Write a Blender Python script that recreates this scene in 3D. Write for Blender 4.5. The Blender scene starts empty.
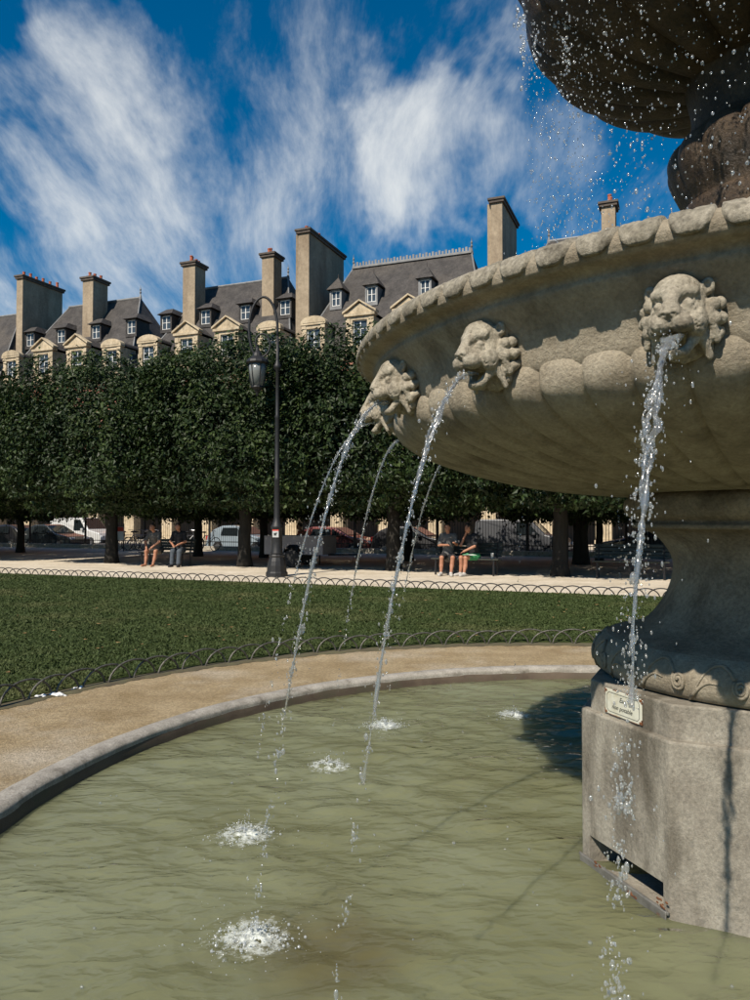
import bpy, math, random
import numpy as np
from mathutils import Matrix, Vector
R = math.radians
rnd = random.Random(7)
rng = np.random.default_rng(7)
scene = bpy.context.scene
COL = scene.collection

# ---------------------------------------------------------------- camera
CAMZ = 1.55
FPX, PITCH = 750.0, R(1.55)
cd = bpy.data.cameras.new('camera'); cam = bpy.data.objects.new('camera', cd); COL.objects.link(cam)
cam.location = (0, 0, CAMZ); cam.rotation_euler = (R(90) + PITCH, 0, 0)
cd.sensor_fit = 'VERTICAL'; cd.sensor_height = 36.0; cd.lens = 36.0 * FPX / 1000.0
cd.clip_start = 0.05; cd.clip_end = 6000
scene.camera = cam

# ---------------------------------------------------------------- sun and sky
SUN_EL = R(46.0)
TRAVEL = (0.53, 0.848)                       # the way the sunlight runs over the ground
S_DIR = Vector((-TRAVEL[0] * math.cos(SUN_EL), -TRAVEL[1] * math.cos(SUN_EL), math.sin(SUN_EL))).normalized()
sd = bpy.data.lights.new('sun', 'SUN'); sun = bpy.data.objects.new('sun', sd); COL.objects.link(sun)
sd.energy = 4.9; sd.angle = R(0.5); sd.color = (1.0, 0.91, 0.78)
sun.rotation_euler = S_DIR.to_track_quat('Z', 'Y').to_euler(); sun.location = (-20, -30, 50)

world = bpy.data.worlds.new('World'); scene.world = world; world.use_nodes = True
def build_world():
    nt = world.node_tree; N = nt.nodes; L = nt.links
    N.clear()
    out = N.new('ShaderNodeOutputWorld'); bg = N.new('ShaderNodeBackground')
    sky = N.new('ShaderNodeTexSky'); sky.sky_type = 'NISHITA'; sky.sun_disc = False
    sky.sun_elevation = SUN_EL
    sky.sun_rotation = math.atan2(S_DIR.x, S_DIR.y)
    sky.altitude = 0; sky.air_density = 1.0; sky.dust_density = 0.2; sky.ozone_density = 4.0
    hs = N.new('ShaderNodeHueSaturation'); hs.inputs['Saturation'].default_value = 1.46; hs.inputs['Value'].default_value = 1.02
    hs.inputs['Hue'].default_value = 0.493
    L.new(sky.outputs[0], hs.inputs['Color'])
    tc = N.new('ShaderNodeTexCoord')
    def mapping(rot, scl, loc=(0, 0, 0)):
        m = N.new('ShaderNodeMapping'); m.vector_type = 'POINT'
        m.inputs['Rotation'].default_value = rot; m.inputs['Scale'].default_value = scl; m.inputs['Location'].default_value = loc
        return m
    def noise(vec, scale, detail, rough, dist=0.0):
        n = N.new('ShaderNodeTexNoise'); n.inputs['Scale'].default_value = scale; n.inputs['Detail'].default_value = detail
        n.inputs['Roughness'].default_value = rough; n.inputs['Distortion'].default_value = dist
        L.new(vec, n.inputs['Vector']); return n.outputs['Fac']
    def ramp(v, a, b):
        m = N.new('ShaderNodeMapRange'); m.interpolation_type = 'SMOOTHSTEP'
        m.inputs['From Min'].default_value = a; m.inputs['From Max'].default_value = b
        L.new(v, m.inputs['Value']); return m.outputs[0]
    def op(kind, a, b):
        m = N.new('ShaderNodeMath'); m.operation = kind
        for i, q in enumerate((a, b)):
            if isinstance(q, (int, float)): m.inputs[i].default_value = q
            else: L.new(q, m.inputs[i])
        return m.outputs[0]
    # the sky seen as a high flat sheet: divide the direction by its height
    sep = N.new('ShaderNodeSeparateXYZ'); L.new(tc.outputs['Generated'], sep.inputs[0])
    h = op('ADD', op('MAXIMUM', sep.outputs['Z'], 0.0), 0.32)
    cmb = N.new('ShaderNodeCombineXYZ')
    L.new(op('DIVIDE', sep.outputs['X'], h), cmb.inputs[0]); L.new(op('DIVIDE', sep.outputs['Y'], h), cmb.inputs[1])
    P = cmb.outputs[0]
    wn = N.new('ShaderNodeTexNoise'); wn.inputs['Scale'].default_value = 1.3; wn.inputs['Detail'].default_value = 2
    L.new(P, wn.inputs['Vector'])
    wv = N.new('ShaderNodeVectorMath'); wv.operation = 'MULTIPLY_ADD'
    L.new(wn.outputs['Color'], wv.inputs[0]); wv.inputs[1].default_value = (0.32, 0.32, 0); L.new(P, wv.inputs[2])
    m1 = mapping((0, 0, R(24)), (5.6, 1.6, 1)); L.new(wv.outputs[0], m1.inputs[0])
    m2 = mapping((0, 0, R(62)), (6.0, 2.0, 1), (3, 1, 0)); L.new(wv.outputs[0], m2.inputs[0])
    f1 = noise(m1.outputs[0], 1.1, 12, 0.66, 0.25)
    f2 = noise(m2.outputs[0], 1.3, 12, 0.68, 0.3)
    big = noise(P, 1.5, 4, 0.55, 0.0)
    # where the photograph's veils hang, as directions
    dn = N.new('ShaderNodeTexNoise'); dn.inputs['Scale'].default_value = 5.0; dn.inputs['Detail'].default_value = 5; dn.inputs['Roughness'].default_value = .6; L.new(tc.outputs['Generated'], dn.inputs['Vector'])
    off = N.new('ShaderNodeVectorMath'); off.operation = 'SUBTRACT'; L.new(tc.outputs['Generated'], off.inputs[0]); off.inputs[1].default_value = (.17, .17, .17)
    def blob(px, py, r0, r1):
        d = Vector(((px - 375) / 750, 1.0, (520 - py) / 750)).normalized()
        v = N.new('ShaderNodeVectorMath'); v.operation = 'DOT_PRODUCT'
        pv = N.new('ShaderNodeVectorMath'); pv.operation = 'MULTIPLY_ADD'; L.new(dn.outputs['Color'], pv.inputs[0]); pv.inputs[1].default_value = (.34, .34, .34); L.new(off.outputs[0], pv.inputs[2])
        nv = N.new('ShaderNodeVectorMath'); nv.operation = 'NORMALIZE'; L.new(pv.outputs[0], nv.inputs[0])
        L.new(nv.outputs[0], v.inputs[0]); v.inputs[1].default_value = d
        return ramp(v.outputs['Value'], math.cos(R(r0)), math.cos(R(r1)))
    cov = op('MULTIPLY', ramp(big, 0.40, 0.70), 0.12)
    for (px, py, r0, r1, k) in ((10, 215, 15, 2, .11), (100, 80, 6, 0, .14), (455, 138, 8, 0, .24), (170, 180, 13, 2, .05),
                                (340, 240, 13, 2, .10), (150, 265, 11, 2, .09), (620, 215, 8, 1, .12), (365, 25, 5, 0, .07), (255, 110, 9, 1, .05)):
        cov = op('ADD', cov, op('MULTIPLY', blob(px, py, r0, r1), k))
    wisp = op('ADD', op('MULTIPLY', f1, 0.55), op('MULTIPLY', f2, 0.45))
    alpha = op('MULTIPLY', ramp(op('ADD', wisp, cov), 0.55, 1.0), 0.92)
    mix = N.new('ShaderNodeMix'); mix.data_type = 'RGBA'
    L.new(alpha, mix.inputs[0]); L.new(hs.outputs[0], mix.inputs[6]); mix.inputs[7].default_value = (9.2, 9.5, 9.5, 1)
    L.new(mix.outputs[2], bg.inputs['Color']); bg.inputs['Strength'].default_value = 0.074
    L.new(bg.outputs[0], out.inputs['Surface'])
build_world()
scene.view_settings.view_transform = 'Standard'; scene.view_settings.look = 'None'
scene.view_settings.exposure = 0.28; scene.view_settings.gamma = 1.0; scene.view_settings.use_curve_mapping = False
scene.render.engine = 'CYCLES'
scene.cycles.use_denoising = True
scene.cycles.max_bounces = 14; scene.cycles.transmission_bounces = 14; scene.cycles.diffuse_bounces = 4; scene.cycles.glossy_bounces = 4; scene.cycles.transparent_max_bounces = 16
scene.cycles.caustics_reflective = False; scene.cycles.caustics_refractive = False

# ---------------------------------------------------------------- layout frames
FA = R(-22.0)                                   # the square's own grid, turned to the camera
EU = (math.cos(FA), math.sin(FA)); EV = (-math.sin(FA), math.cos(FA))
def W(u, v, z=0.0): return (u * EU[0] + v * EV[0], u * EU[1] + v * EV[1], z)
def UX(px, v):                                  # the place along row v seen at picture column px
    k = (px - 375) / 750.0; Z = v / (EV[1] + k * EV[0]); return Z * (k * EU[0] + EU[1])
FC = (1.96, 3.64)                               # axis of the fountain
PC = (1.96, 3.74); POOL_R = 3.87                # centre and radius of the pool
WATER_Z = -0.05; GROUND_Z = 0.03; ROAD_Z = -0.22

# ---------------------------------------------------------------- object helpers
def tag(o, label=None, cat=None, group=None, kind=None):
    if label: o['label'] = label
    if cat: o['category'] = cat
    if group: o['group'] = group
    if kind: o['kind'] = kind
    return o
def link(name, me, m=None, parent=None, loc=None, rot=None):
    o = bpy.data.objects.new(name, me); COL.objects.link(o)
    if m is not None and me is not None and not me.materials: me.materials.append(m)
    if parent is not None: o.parent = parent
    if loc is not None: o.location = loc
    if rot is not None: o.rotation_euler = rot
    return o
def empty(name, loc=(0, 0, 0), rz=0.0):
    o = bpy.data.objects.new(name, None); COL.objects.link(o); o.location = loc; o.rotation_euler = (0, 0, rz)
    o.empty_display_size = 0.2
    return o
def mesh(name, V, F, smooth=False):
    me = bpy.data.meshes.new(name)
    if isinstance(V, np.ndarray): V = V.tolist()
    if isinstance(F, np.ndarray): F = F.tolist()
    me.from_pydata(V, [], F); me.update()
    if smooth: me.polygons.foreach_set('use_smooth', [True] * len(me.polygons))
    return me
def copy_tree(o, parent=None):
    c = o.copy(); COL.objects.link(c); c.parent = parent
    for ch in list(o.children): copy_tree(ch, c)
    return c

class MB:
    def __init__(s): s.V = []; s.F = []
    def add(s, V, F, M=None):
        b = len(s.V)
        for v in V:
            s.V.append(tuple(M @ Vector(v)) if M is not None else tuple(v))
        for f in F: s.F.append([b + i for i in f])
        return s
    def box(s, x0, x1, y0, y1, z0, z1, M=None):
        V = [(x0, y0, z0), (x1, y0, z0), (x1, y1, z0), (x0, y1, z0), (x0, y0, z1), (x1, y0, z1), (x1, y1, z1), (x0, y1, z1)]
        return s.add(V, [(0, 3, 2, 1), (4, 5, 6, 7), (0, 1, 5, 4), (1, 2, 6, 5), (2, 3, 7, 6), (3, 0, 4, 7)], M)
    def cbox(s, x0, x1, y0, y1, z0, z1, c=0.01, M=None):      # a box with chamfered edges
        V = []; idx = {}
        for sx in (0, 1):
            for sy in (0, 1):
                for sz in (0, 1):
                    X = (x0, x1)[sx]; Y = (y0, y1)[sy]; Z = (z0, z1)[sz]
                    dx = c if sx == 0 else -c; dy = c if sy == 0 else -c; dz = c if sz == 0 else -c
                    idx[(sx, sy, sz)] = len(V); V += [(X, Y + dy, Z + dz), (X + dx, Y, Z + dz), (X + dx, Y + dy, Z)]
        g = lambda a, k: idx[a] + k
        F = []
        for sx in (0, 1): F.append([g((sx, 0, 0), 0), g((sx, 1, 0), 0), g((sx, 1, 1), 0), g((sx, 0, 1), 0)][::(1 if sx else -1)])
        for sy in (0, 1): F.append([g((0, sy, 0), 1), g((1, sy, 0), 1), g((1, sy, 1), 1), g((0, sy, 1), 1)][::(-1 if sy else 1)])
        for sz in (0, 1): F.append([g((0, 0, sz), 2), g((1, 0, sz), 2), g((1, 1, sz), 2), g((0, 1, sz), 2)][::(1 if sz else -1)])
        for sx in (0, 1):
            for sy in (0, 1): F.append([g((sx, sy, 0), 0), g((sx, sy, 0), 1), g((sx, sy, 1), 1), g((sx, sy, 1), 0)][::(1 if sx == sy else -1)])
            for sz in (0, 1): F.append([g((sx, 0, sz), 0), g((sx, 1, sz), 0), g((sx, 1, sz), 2), g((sx, 0, sz), 2)][::(1 if sx != sz else -1)])
        for sy in (0, 1):
            for sz in (0, 1): F.append([g((0, sy, sz), 1), g((1, sy, sz), 1), g((1, sy, sz), 2), g((0, sy, sz), 2)][::(1 if sy == sz else -1)])
        for k in idx:
            F.append([idx[k], idx[k] + 1, idx[k] + 2][::(1 if sum(k) % 2 else -1)])
        return s.add(V, F, M)
    def prism(s, pts, y0, y1, M=None):                        # outline in x-z pushed along y
        n = len(pts)
        V = [(x, y0, z) for x, z in pts] + [(x, y1, z) for x, z in pts]
        F = [list(range(n)), list(range(2 * n - 1, n - 1, -1))] + [(i, n + i, n + (i + 1) % n, (i + 1) % n) for i in range(n)]
        return s.add(V, F, M)
    def tube(s, path, rad, n=8, cap=True, M=None):
        P = [Vector(p) for p in path]; m = len(P)
        rr = rad if hasattr(rad, '__len__') else [rad] * m
        V = []; F = []
        t0 = (P[1] - P[0]).normalized(); up = Vector((0, 0, 1)) if abs(t0.z) < .9 else Vector((1, 0, 0))
        a = t0.cross(up).normalized()
        for i in range(m):
            t = (P[min(i + 1, m - 1)] - P[max(i - 1, 0)]).normalized()
            a = (a - t * a.dot(t)).normalized(); b = t.cross(a)
            for k in range(n):
                w = 2 * math.pi * k / n
                V.append(tuple(P[i] + (a * math.cos(w) + b * math.sin(w)) * rr[i]))
        for i in range(m - 1):
            for k in range(n):
                F.append((i * n + k, i * n + (k + 1) % n, (i + 1) * n + (k + 1) % n, (i + 1) * n + k))
        if cap: F.append(list(range(n))[::-1]); F.append([(m - 1) * n + k for k in range(n)])
        return s.add(V, F, M)
    def lathe(s, prof, n=24, M=None, cap=True):
        V = []; F = []; m = len(prof)
        for r, z in prof:
            for k in range(n):
                w = 2 * math.pi * k / n; V.append((r * math.cos(w), r * math.sin(w), z))
        for i in range(m - 1):
            for k in range(n):
                F.append((i * n + k, i * n + (k + 1) % n, (i + 1) * n + (k + 1) % n, (i + 1) * n + k))
        if cap: F.append(list(range(n))[::-1]); F.append([(m - 1) * n + k for k in range(n)])
        return s.add(V, F, M)
    def ball(s, c, r, nu=10, nv=7, sq=(1, 1, 1), M=None):
        V = [(c[0], c[1], c[2] - r * sq[2])]; F = []
        for j in range(1, nv):
            p = -math.pi / 2 + math.pi * j / nv
            for k in range(nu):
                w = 2 * math.pi * k / nu
                V.append((c[0] + r * sq[0] * math.cos(p) * math.cos(w), c[1] + r * sq[1] * math.cos(p) * math.sin(w), c[2] + r * sq[2] * math.sin(p)))
        V.append((c[0], c[1], c[2] + r * sq[2])); e = len(V) - 1
        for k in range(nu):
            F.append((0, 1 + (k + 1) % nu, 1 + k)); F.append((e, 1 + (nv - 2) * nu + k, 1 + (nv - 2) * nu + (k + 1) % nu))
        for j in range(nv - 2):
            for k in range(nu):
                F.append((1 + j * nu + k, 1 + j * nu + (k + 1) % nu, 1 + (j + 1) * nu + (k + 1) % nu, 1 + (j + 1) * nu + k))
        return s.add(V, F, M)
    def me(s, name, smooth=False): return mesh(name, s.V, s.F, smooth)
    def build(s, name, m, parent=None, smooth=False, loc=None, rot=None):
        return link(name, s.me(name, smooth), m, parent, loc, rot)

def rev(prof, n, fn=None):
    """surface of revolution as arrays; fn(i, angle) -> radial push"""
    prof = np.array(prof); m = len(prof); a = np.arange(n) * 2 * np.pi / n
    r = np.repeat(prof[:, 0:1], n, 1); z = np.repeat(prof[:, 1:2], n, 1)
    if fn is not None: r, z = fn(r, z, a[None, :], np.arange(m)[:, None] / (m - 1))
    V = np.stack([r * np.cos(a), r * np.sin(a), z], -1).reshape(-1, 3)
    i = np.arange(m - 1)[:, None]; k = np.arange(n)[None, :]; k2 = (k + 1) % n
    F = np.stack([i * n + k, i * n + k2, (i + 1) * n + k2, (i + 1) * n + k], -1).reshape(-1, 4)
    return V, F
def spline(pts, n):
    """Catmull-Rom through profile points"""
    P = np.array(pts, float); P = np.vstack([2 * P[0] - P[1], P, 2 * P[-1] - P[-2]])
    out = []
    for i in range(1, len(P) - 2):
        for j in range(n):
            t = j / n
            out.append(0.5 * ((2 * P[i]) + (-P[i - 1] + P[i + 1]) * t + (2 * P[i - 1] - 5 * P[i] + 4 * P[i + 1] - P[i + 2]) * t * t + (-P[i - 1] + 3 * P[i] - 3 * P[i + 1] + P[i + 2]) * t ** 3))
    out.append(P[-2]); return np.array(out)

# ---------------------------------------------------------------- value noise and carved shapes
_perm = rng.random((32, 32, 32))
def vnoise(x, y, z):
    xi = np.floor(x).astype(int); yi = np.floor(y).astype(int); zi = np.floor(z).astype(int)
    fx, fy, fz = x - xi, y - yi, z - zi
    fx = fx * fx * (3 - 2 * fx); fy = fy * fy * (3 - 2 * fy); fz = fz * fz * (3 - 2 * fz)
    g = lambda a, b, c: _perm[(xi + a) % 32, (yi + b) % 32, (zi + c) % 32]
    return ((g(0, 0, 0) * (1 - fx) + g(1, 0, 0) * fx) * (1 - fy) + (g(0, 1, 0) * (1 - fx) + g(1, 1, 0) * fx) * fy) * (1 - fz) + \
           ((g(0, 0, 1) * (1 - fx) + g(1, 0, 1) * fx) * (1 - fy) + (g(0, 1, 1) * (1 - fx) + g(1, 1, 1) * fx) * fy) * fz - 0.5
def surface_nets(F, org, h):
    S = F < 0
    nx, ny, nz = F.shape
    c = np.zeros((nx - 1, ny - 1, nz - 1, 3)); cnt = np.zeros((nx - 1, ny - 1, nz - 1))
    cor = [(a, b, d) for a in (0, 1) for b in (0, 1) for d in (0, 1)]
    sl = lambda A, o: A[o[0]:o[0] + nx - 1, o[1]:o[1] + ny - 1, o[2]:o[2] + nz - 1]
    for o in cor:
        for ax in range(3):
            if o[ax] == 1: continue
            q = list(o); q[ax] = 1
            A = sl(F, o); B = sl(F, q); cr = (A < 0) != (B < 0)
            t = np.where(cr, A / np.where(cr, A - B, 1), 0)
            for d in range(3):
                c[..., d] += np.where(cr, o[d] + (t if d == ax else 0), 0)
            cnt += cr
    act = cnt > 0
    idx = -np.ones(act.shape, int); idx[act] = np.arange(act.sum())
    ii = np.argwhere(act)
    V = (ii + c[act] / cnt[act][:, None]) * h + np.array(org)
    Q = []
    for ax in range(3):
        b, d = [(1, 2), (2, 0), (0, 1)][ax]
        s0 = [slice(None)] * 3; s1 = [slice(None)] * 3
        s0[ax] = slice(0, -1); s1[ax] = slice(1, None)
        A = S[tuple(s0)]; B = S[tuple(s1)]
        e = np.argwhere(A != B)
        ok = (e[:, b] > 0) & (e[:, d] > 0) & (e[:, b] < F.shape[b] - 1) & (e[:, d] < F.shape[d] - 1)
        e = e[ok]
        def cell(db, dd):
            q = e.copy(); q[:, b] -= db; q[:, d] -= dd; return idx[q[:, 0], q[:, 1], q[:, 2]]
        quad = np.stack([cell(1, 1), cell(0, 1), cell(0, 0), cell(1, 0)], -1)
        flip = ~A[e[:, 0], e[:, 1], e[:, 2]]
        quad[flip] = quad[flip][:, ::-1]
        Q.append(quad)
    return V, np.vstack(Q)
class Clay:
    """smoothly joined lumps carved on a grid"""
    def __init__(s, lo, hi, h):
        s.h = h; s.lo = lo
        ax = [np.arange(lo[i], hi[i] + h, h) for i in range(3)]
        s.X, s.Y, s.Z = np.meshgrid(*ax, indexing='ij'); s.D = np.full(s.X.shape, 9.0)
    def _u(s, d, k):
        if k <= 0: s.D = np.minimum(s.D, d); return
        hh = np.clip(0.5 + 0.5 * (s.D - d) / k, 0, 1); s.D = s.D * (1 - hh) + d * hh - k * hh * (1 - hh)
    def _s(s, d, k):
        hh = np.clip(0.5 - 0.5 * (s.D + d) / k, 0, 1); s.D = s.D * (1 - hh) - d * hh + k * hh * (1 - hh)
    def ell(s, c, r, k=0.01, cut=False):
        q = np.sqrt(((s.X - c[0]) / r[0]) ** 2 + ((s.Y - c[1]) / r[1]) ** 2 + ((s.Z - c[2]) / r[2]) ** 2)
        d = (q - 1) * min(r); (s._s if cut else s._u)(d, k)
    def cap(s, a, b, ra, rb, k=0.01, cut=False):
        a = np.array(a, float); b = np.array(b, float); v = b - a; L = v @ v + 1e-12
        t = np.clip(((s.X - a[0]) * v[0] + (s.Y - a[1]) * v[1] + (s.Z - a[2]) * v[2]) / L, 0, 1)
        d = np.sqrt((s.X - a[0] - t * v[0]) ** 2 + (s.Y - a[1] - t * v[1]) ** 2 + (s.Z - a[2] - t * v[2]) ** 2) - (ra + (rb - ra) * t)
        (s._s if cut else s._u)(d, k)
    def rough(s, amp, freq): s.D = s.D + amp * vnoise(s.X * freq + 9, s.Y * freq + 5, s.Z * freq + 7)
    def mesh(s, name):
        s.D[0] = s.D[-1] = 1; s.D[:, 0] = s.D[:, -1] = 1; s.D[:, :, 0] = s.D[:, :, -1] = 1
        V, F = surface_nets(s.D, s.lo, s.h); return mesh(name, V, F, True)

# ---------------------------------------------------------------- materials
MATS = {}
def mat(name, c1, c2=None, scale=5.0, rough=0.8, bump=0.0, bscale=40.0, detail=6.0, stain=None, sscale=0.6, spec=0.5, metal=0.0,
        lo=0.35, hi=0.65, bdist=0.01, coat=0.0, fine=0.0, fscale=90.0, sss=0.0, stretch=None, slo=0.5, shi=0.7, sst=None):
    m = bpy.data.materials.new(name); m.use_nodes = True; MATS[name] = m
    nt = m.node_tree; N = nt.nodes; L = nt.links; b = N['Principled BSDF']
    b.inputs['Roughness'].default_value = rough; b.inputs['Metallic'].default_value = metal
    b.inputs['Specular IOR Level'].default_value = spec; b.inputs['Coat Weight'].default_value = coat
    geo = N.new('ShaderNodeNewGeometry'); vec = geo.outputs['Position']
    if stretch:
        mp = N.new('ShaderNodeMapping'); mp.inputs['Scale'].default_value = stretch; L.new(vec, mp.inputs[0]); vec2 = mp.outputs[0]
    else: vec2 = vec
    def noise(sc, dt, v=vec, rg=0.6):
        n = N.new('ShaderNodeTexNoise'); n.inputs['Scale'].default_value = sc; n.inputs['Detail'].default_value = dt
        n.inputs['Roughness'].default_value = rg; L.new(v, n.inputs['Vector']); return n.outputs['Fac']
    def rng_(v, a, bb):
        r = N.new('ShaderNodeMapRange'); r.inputs['From Min'].default_value = a; r.inputs['From Max'].default_value = bb; L.new(v, r.inputs['Value']); return r.outputs[0]
    def mixc(f, a, bb):
        x = N.new('ShaderNodeMix'); x.data_type = 'RGBA'; L.new(f, x.inputs[0])
        for i, q in ((6, a), (7, bb)):
            if isinstance(q, tuple): x.inputs[i].default_value = (*q, 1)
            else: L.new(q, x.inputs[i])
        return x.outputs[2]
    if c2 is None: b.inputs['Base Color'].default_value = (*c1, 1)
    else:
        c = mixc(rng_(noise(scale, detail, vec2), lo, hi), c1, c2)
        v3 = vec
        if sst:
            mq = N.new('ShaderNodeMapping'); mq.inputs['Scale'].default_value = sst; L.new(vec, mq.inputs[0]); v3 = mq.outputs[0]
        if stain: c = mixc(rng_(noise(sscale, 5, v3), slo, shi), c, stain)
        if fine:
            mu = N.new('ShaderNodeMix'); mu.data_type = 'RGBA'; mu.blend_type = 'MULTIPLY'; mu.inputs[0].default_value = 1.0
            r = N.new('ShaderNodeMapRange'); r.inputs['From Min'].default_value = .3; r.inputs['From Max'].default_value = .7
            r.inputs['To Min'].default_value = 1 - fine; r.inputs['To Max'].default_value = 1 + fine * .6; r.clamp = True
            L.new(noise(fscale, 3, vec2, .7), r.inputs['Value']); L.new(c, mu.inputs[6]); L.new(r.outputs[0], mu.inputs[7]); c = mu.outputs[2]
        L.new(c, b.inputs['Base Color'])
    if bump > 0:
        bp = N.new('ShaderNodeBump'); bp.inputs['Strength'].default_value = bump; bp.inputs['Distance'].default_value = bdist
        L.new(noise(bscale, 9, vec2, .72), bp.inputs['Height']); L.new(bp.outputs[0], b.inputs['Normal'])
    return m

mat('stone', (0.297, 0.252, 0.185), (0.409, 0.356, 0.269), 7, .88, 1.0, 70, stain=(0.190, 0.157, 0.110), sscale=2.4, spec=.25, bdist=.012, slo=.50, shi=.72, fine=.24, fscale=70, sst=(2.2, 2.2, .5))
mat('stone_head', (0.313, 0.273, 0.208), (0.432, 0.387, 0.302), 16, .88, .9, 90, stain=(0.162, 0.137, 0.099), sscale=12, spec=.25, bdist=.008, slo=.54, shi=.72, fine=.38, fscale=80)
mat('stone_rim', (0.237, 0.211, 0.160), (0.358, 0.321, 0.253), 14, .9, .9, 90, stain=(0.116, 0.101, 0.075), sscale=9, spec=.2, bdist=.007, slo=.5, shi=.70, fine=.42, fscale=70)
mat('stone_plinth', (0.226, 0.201, 0.161), (0.366, 0.336, 0.275), 5, .85, 1.0, 48, stain=(0.128, 0.112, 0.085), sscale=2.4, spec=.3, bdist=.009, slo=.50, shi=.68, fine=.26, fscale=85, stretch=(1, 1, .75), sst=(2.0, 2.0, .55))
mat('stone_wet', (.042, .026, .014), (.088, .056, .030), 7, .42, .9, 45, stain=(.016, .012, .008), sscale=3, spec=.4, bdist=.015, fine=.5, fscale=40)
mat('stone_column', (0.239, 0.187, 0.133), (0.383, 0.309, 0.223), 5, .8, .9, 60, stain=(0.137, 0.108, 0.076), sscale=3.0, spec=.3, bdist=.010, fine=.34, fscale=60)
mat('kerb_stone', (0.280, 0.253, 0.211), (0.426, 0.392, 0.336), 9, .85, 1.0, 80, stain=(0.146, 0.125, 0.096), sscale=7, bdist=.010, slo=.58, shi=.72, fine=.30, fscale=70)
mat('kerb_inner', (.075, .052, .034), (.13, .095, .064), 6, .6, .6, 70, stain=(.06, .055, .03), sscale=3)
mat('pool_floor', (.16, .17, .08), (.22, .22, .11), 3, .9)
mat('gravel', (.385, .283, .155), (.53, .410, .250), 2.2, .95, 1.0, 70, detail=10, stain=(.66, .575, .45), sscale=.75, spec=.1, bdist=.03, slo=.50, shi=.74, fine=.38, fscale=46)
mat('path', (.50, .43, .325), (.66, .585, .475), 1.1, .95, .5, 40, detail=10, spec=.1, bdist=.02, fine=.2, fscale=14)
mat('asphalt', (.045, .045, .047), (.07, .068, .066), 3, .9, .3, 60)
mat('soil', (.075, .06, .035), (.10, .09, .045), 6, .95, .5, 60)
mat('lawn', (.024, .036, .010), (.050, .066, .020), 7, .9, .8, 60, stain=(.085, .088, .034), sscale=.55, spec=.1, slo=.55, shi=.8)
mat('grass_blade', (.027, .044, .010), (.062, .084, .024), 9, .7, stain=(.115, .115, .045), sscale=.55, spec=.25, slo=.5, shi=.8)
mat('iron', (.008, .008, .009), (.016, .0155, .015), 20, .55, .2, 80, spec=.5)
mat('hoop_iron', (.06, .056, .048), (.15, .142, .12), 30, .5, .3, 90, spec=.5, metal=.4)
mat('bark', (.014, .012, .010), (.034, .030, .024), 6, .95, 1.0, 22, stretch=(1, 1, .25), bdist=.03)
mat('limestone', (.46, .365, .235), (.58, .48, .335), 1.5, .9, .3, 12, stain=(.31, .25, .165), sscale=1.1, sst=(1, 1, .4), slo=.5, shi=.7, fine=.25, fscale=5)
mat('stucco', (.30, .235, .160), (.39, .31, .215), .9, .95, .3, 14, stain=(.24, .18, .12), sscale=.8, sst=(1, 1, .22), slo=.46, shi=.66, fine=.2, fscale=5)
mat('chimney_cap', (.07, .055, .045), (.12, .095, .075), 3, .9)
mat('terracotta', (.34, .085, .04), (.48, .14, .07), 5, .85)
mat('lead', (.15, .15, .15), (.24, .24, .235), 2, .55)
mat('zinc_dark', (.045, .045, .05), (.08, .078, .08), 2, .6)
mat('window_white', (.68, .67, .63), (.78, .77, .73), 4, .6)
mat('arcade_dark', (.10, .075, .05), (.16, .12, .085), 1.2, .9)
mat('wood_green', (.018, .022, .016), (.035, .04, .03), 8, .6, .3, 30, stretch=(1, 1, 1))
mat('rubber', (.012, .012, .012), (.02, .02, .02), 12, .85)
mat('rim_metal', (.30, .30, .31), None, rough=.35, metal=.8)
mat('tail_red', (.55, .02, .015), None, rough=.25)
mat('head_glass', (.60, .62, .64), None, rough=.15)
mat('enamel', (.56, .55, .45), (.64, .63, .53), 30, .3, .1, 60, stain=(.50, .46, .33), sscale=14)
mat('enamel_ink', (.045, .05, .045), None, rough=.4)
mat('rust', (.12, .042, .014), (.22, .085, .03), 60, .9, .5, 200, stain=(.05, .022, .012), sscale=40)
mat('steel_lip', (.12, .115, .10), (.21, .20, .175), 25, .5, .4, 80, metal=.3, stain=(.20, .085, .03), sscale=9, slo=.58, shi=.66)
mat('litter', (.70, .70, .68), (.82, .82, .80), 30, .7)
mat('litter_grey', (.42, .42, .41), (.50, .50, .48), 20, .6)
mat('skin', (.34, .15, .085), (.42, .20, .12), 8, .55)
mat('hair', (.018, .012, .008), (.04, .028, .018), 30, .6)
mat('cloth_grey', (.11, .105, .10), (.15, .145, .135), 30, .9)
mat('cloth_pattern', (.055, .05, .045), (.16, .145, .125), 26, .9)
mat('cloth_black', (.012, .012, .014), (.022, .022, .024), 20, .9)
mat('cloth_green', (.03, .22, .085), (.05, .28, .11), 20, .9)
mat('cloth_denim', (.05, .065, .08), (.075, .09, .11), 20, .9)
mat('cloth_rust', (.22, .06, .03), (.30, .09, .05), 20, .9)
mat('shoe_pale', (.38, .36, .33), (.5, .48, .45), 30, .8)
mat('trailer_grey', (.15, .14, .15), (.19, .18, .185), 3, .6)
mat('sign_red', (.60, .05, .03), None, rough=.5)
mat('sign_white', (.72, .72, .70), None, rough=.5)
def car_paint(name, c, coat=.8):
    return mat(name, c, tuple(min(1, q * 1.12) for q in c), 3, .35, spec=.5, coat=coat)
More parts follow.
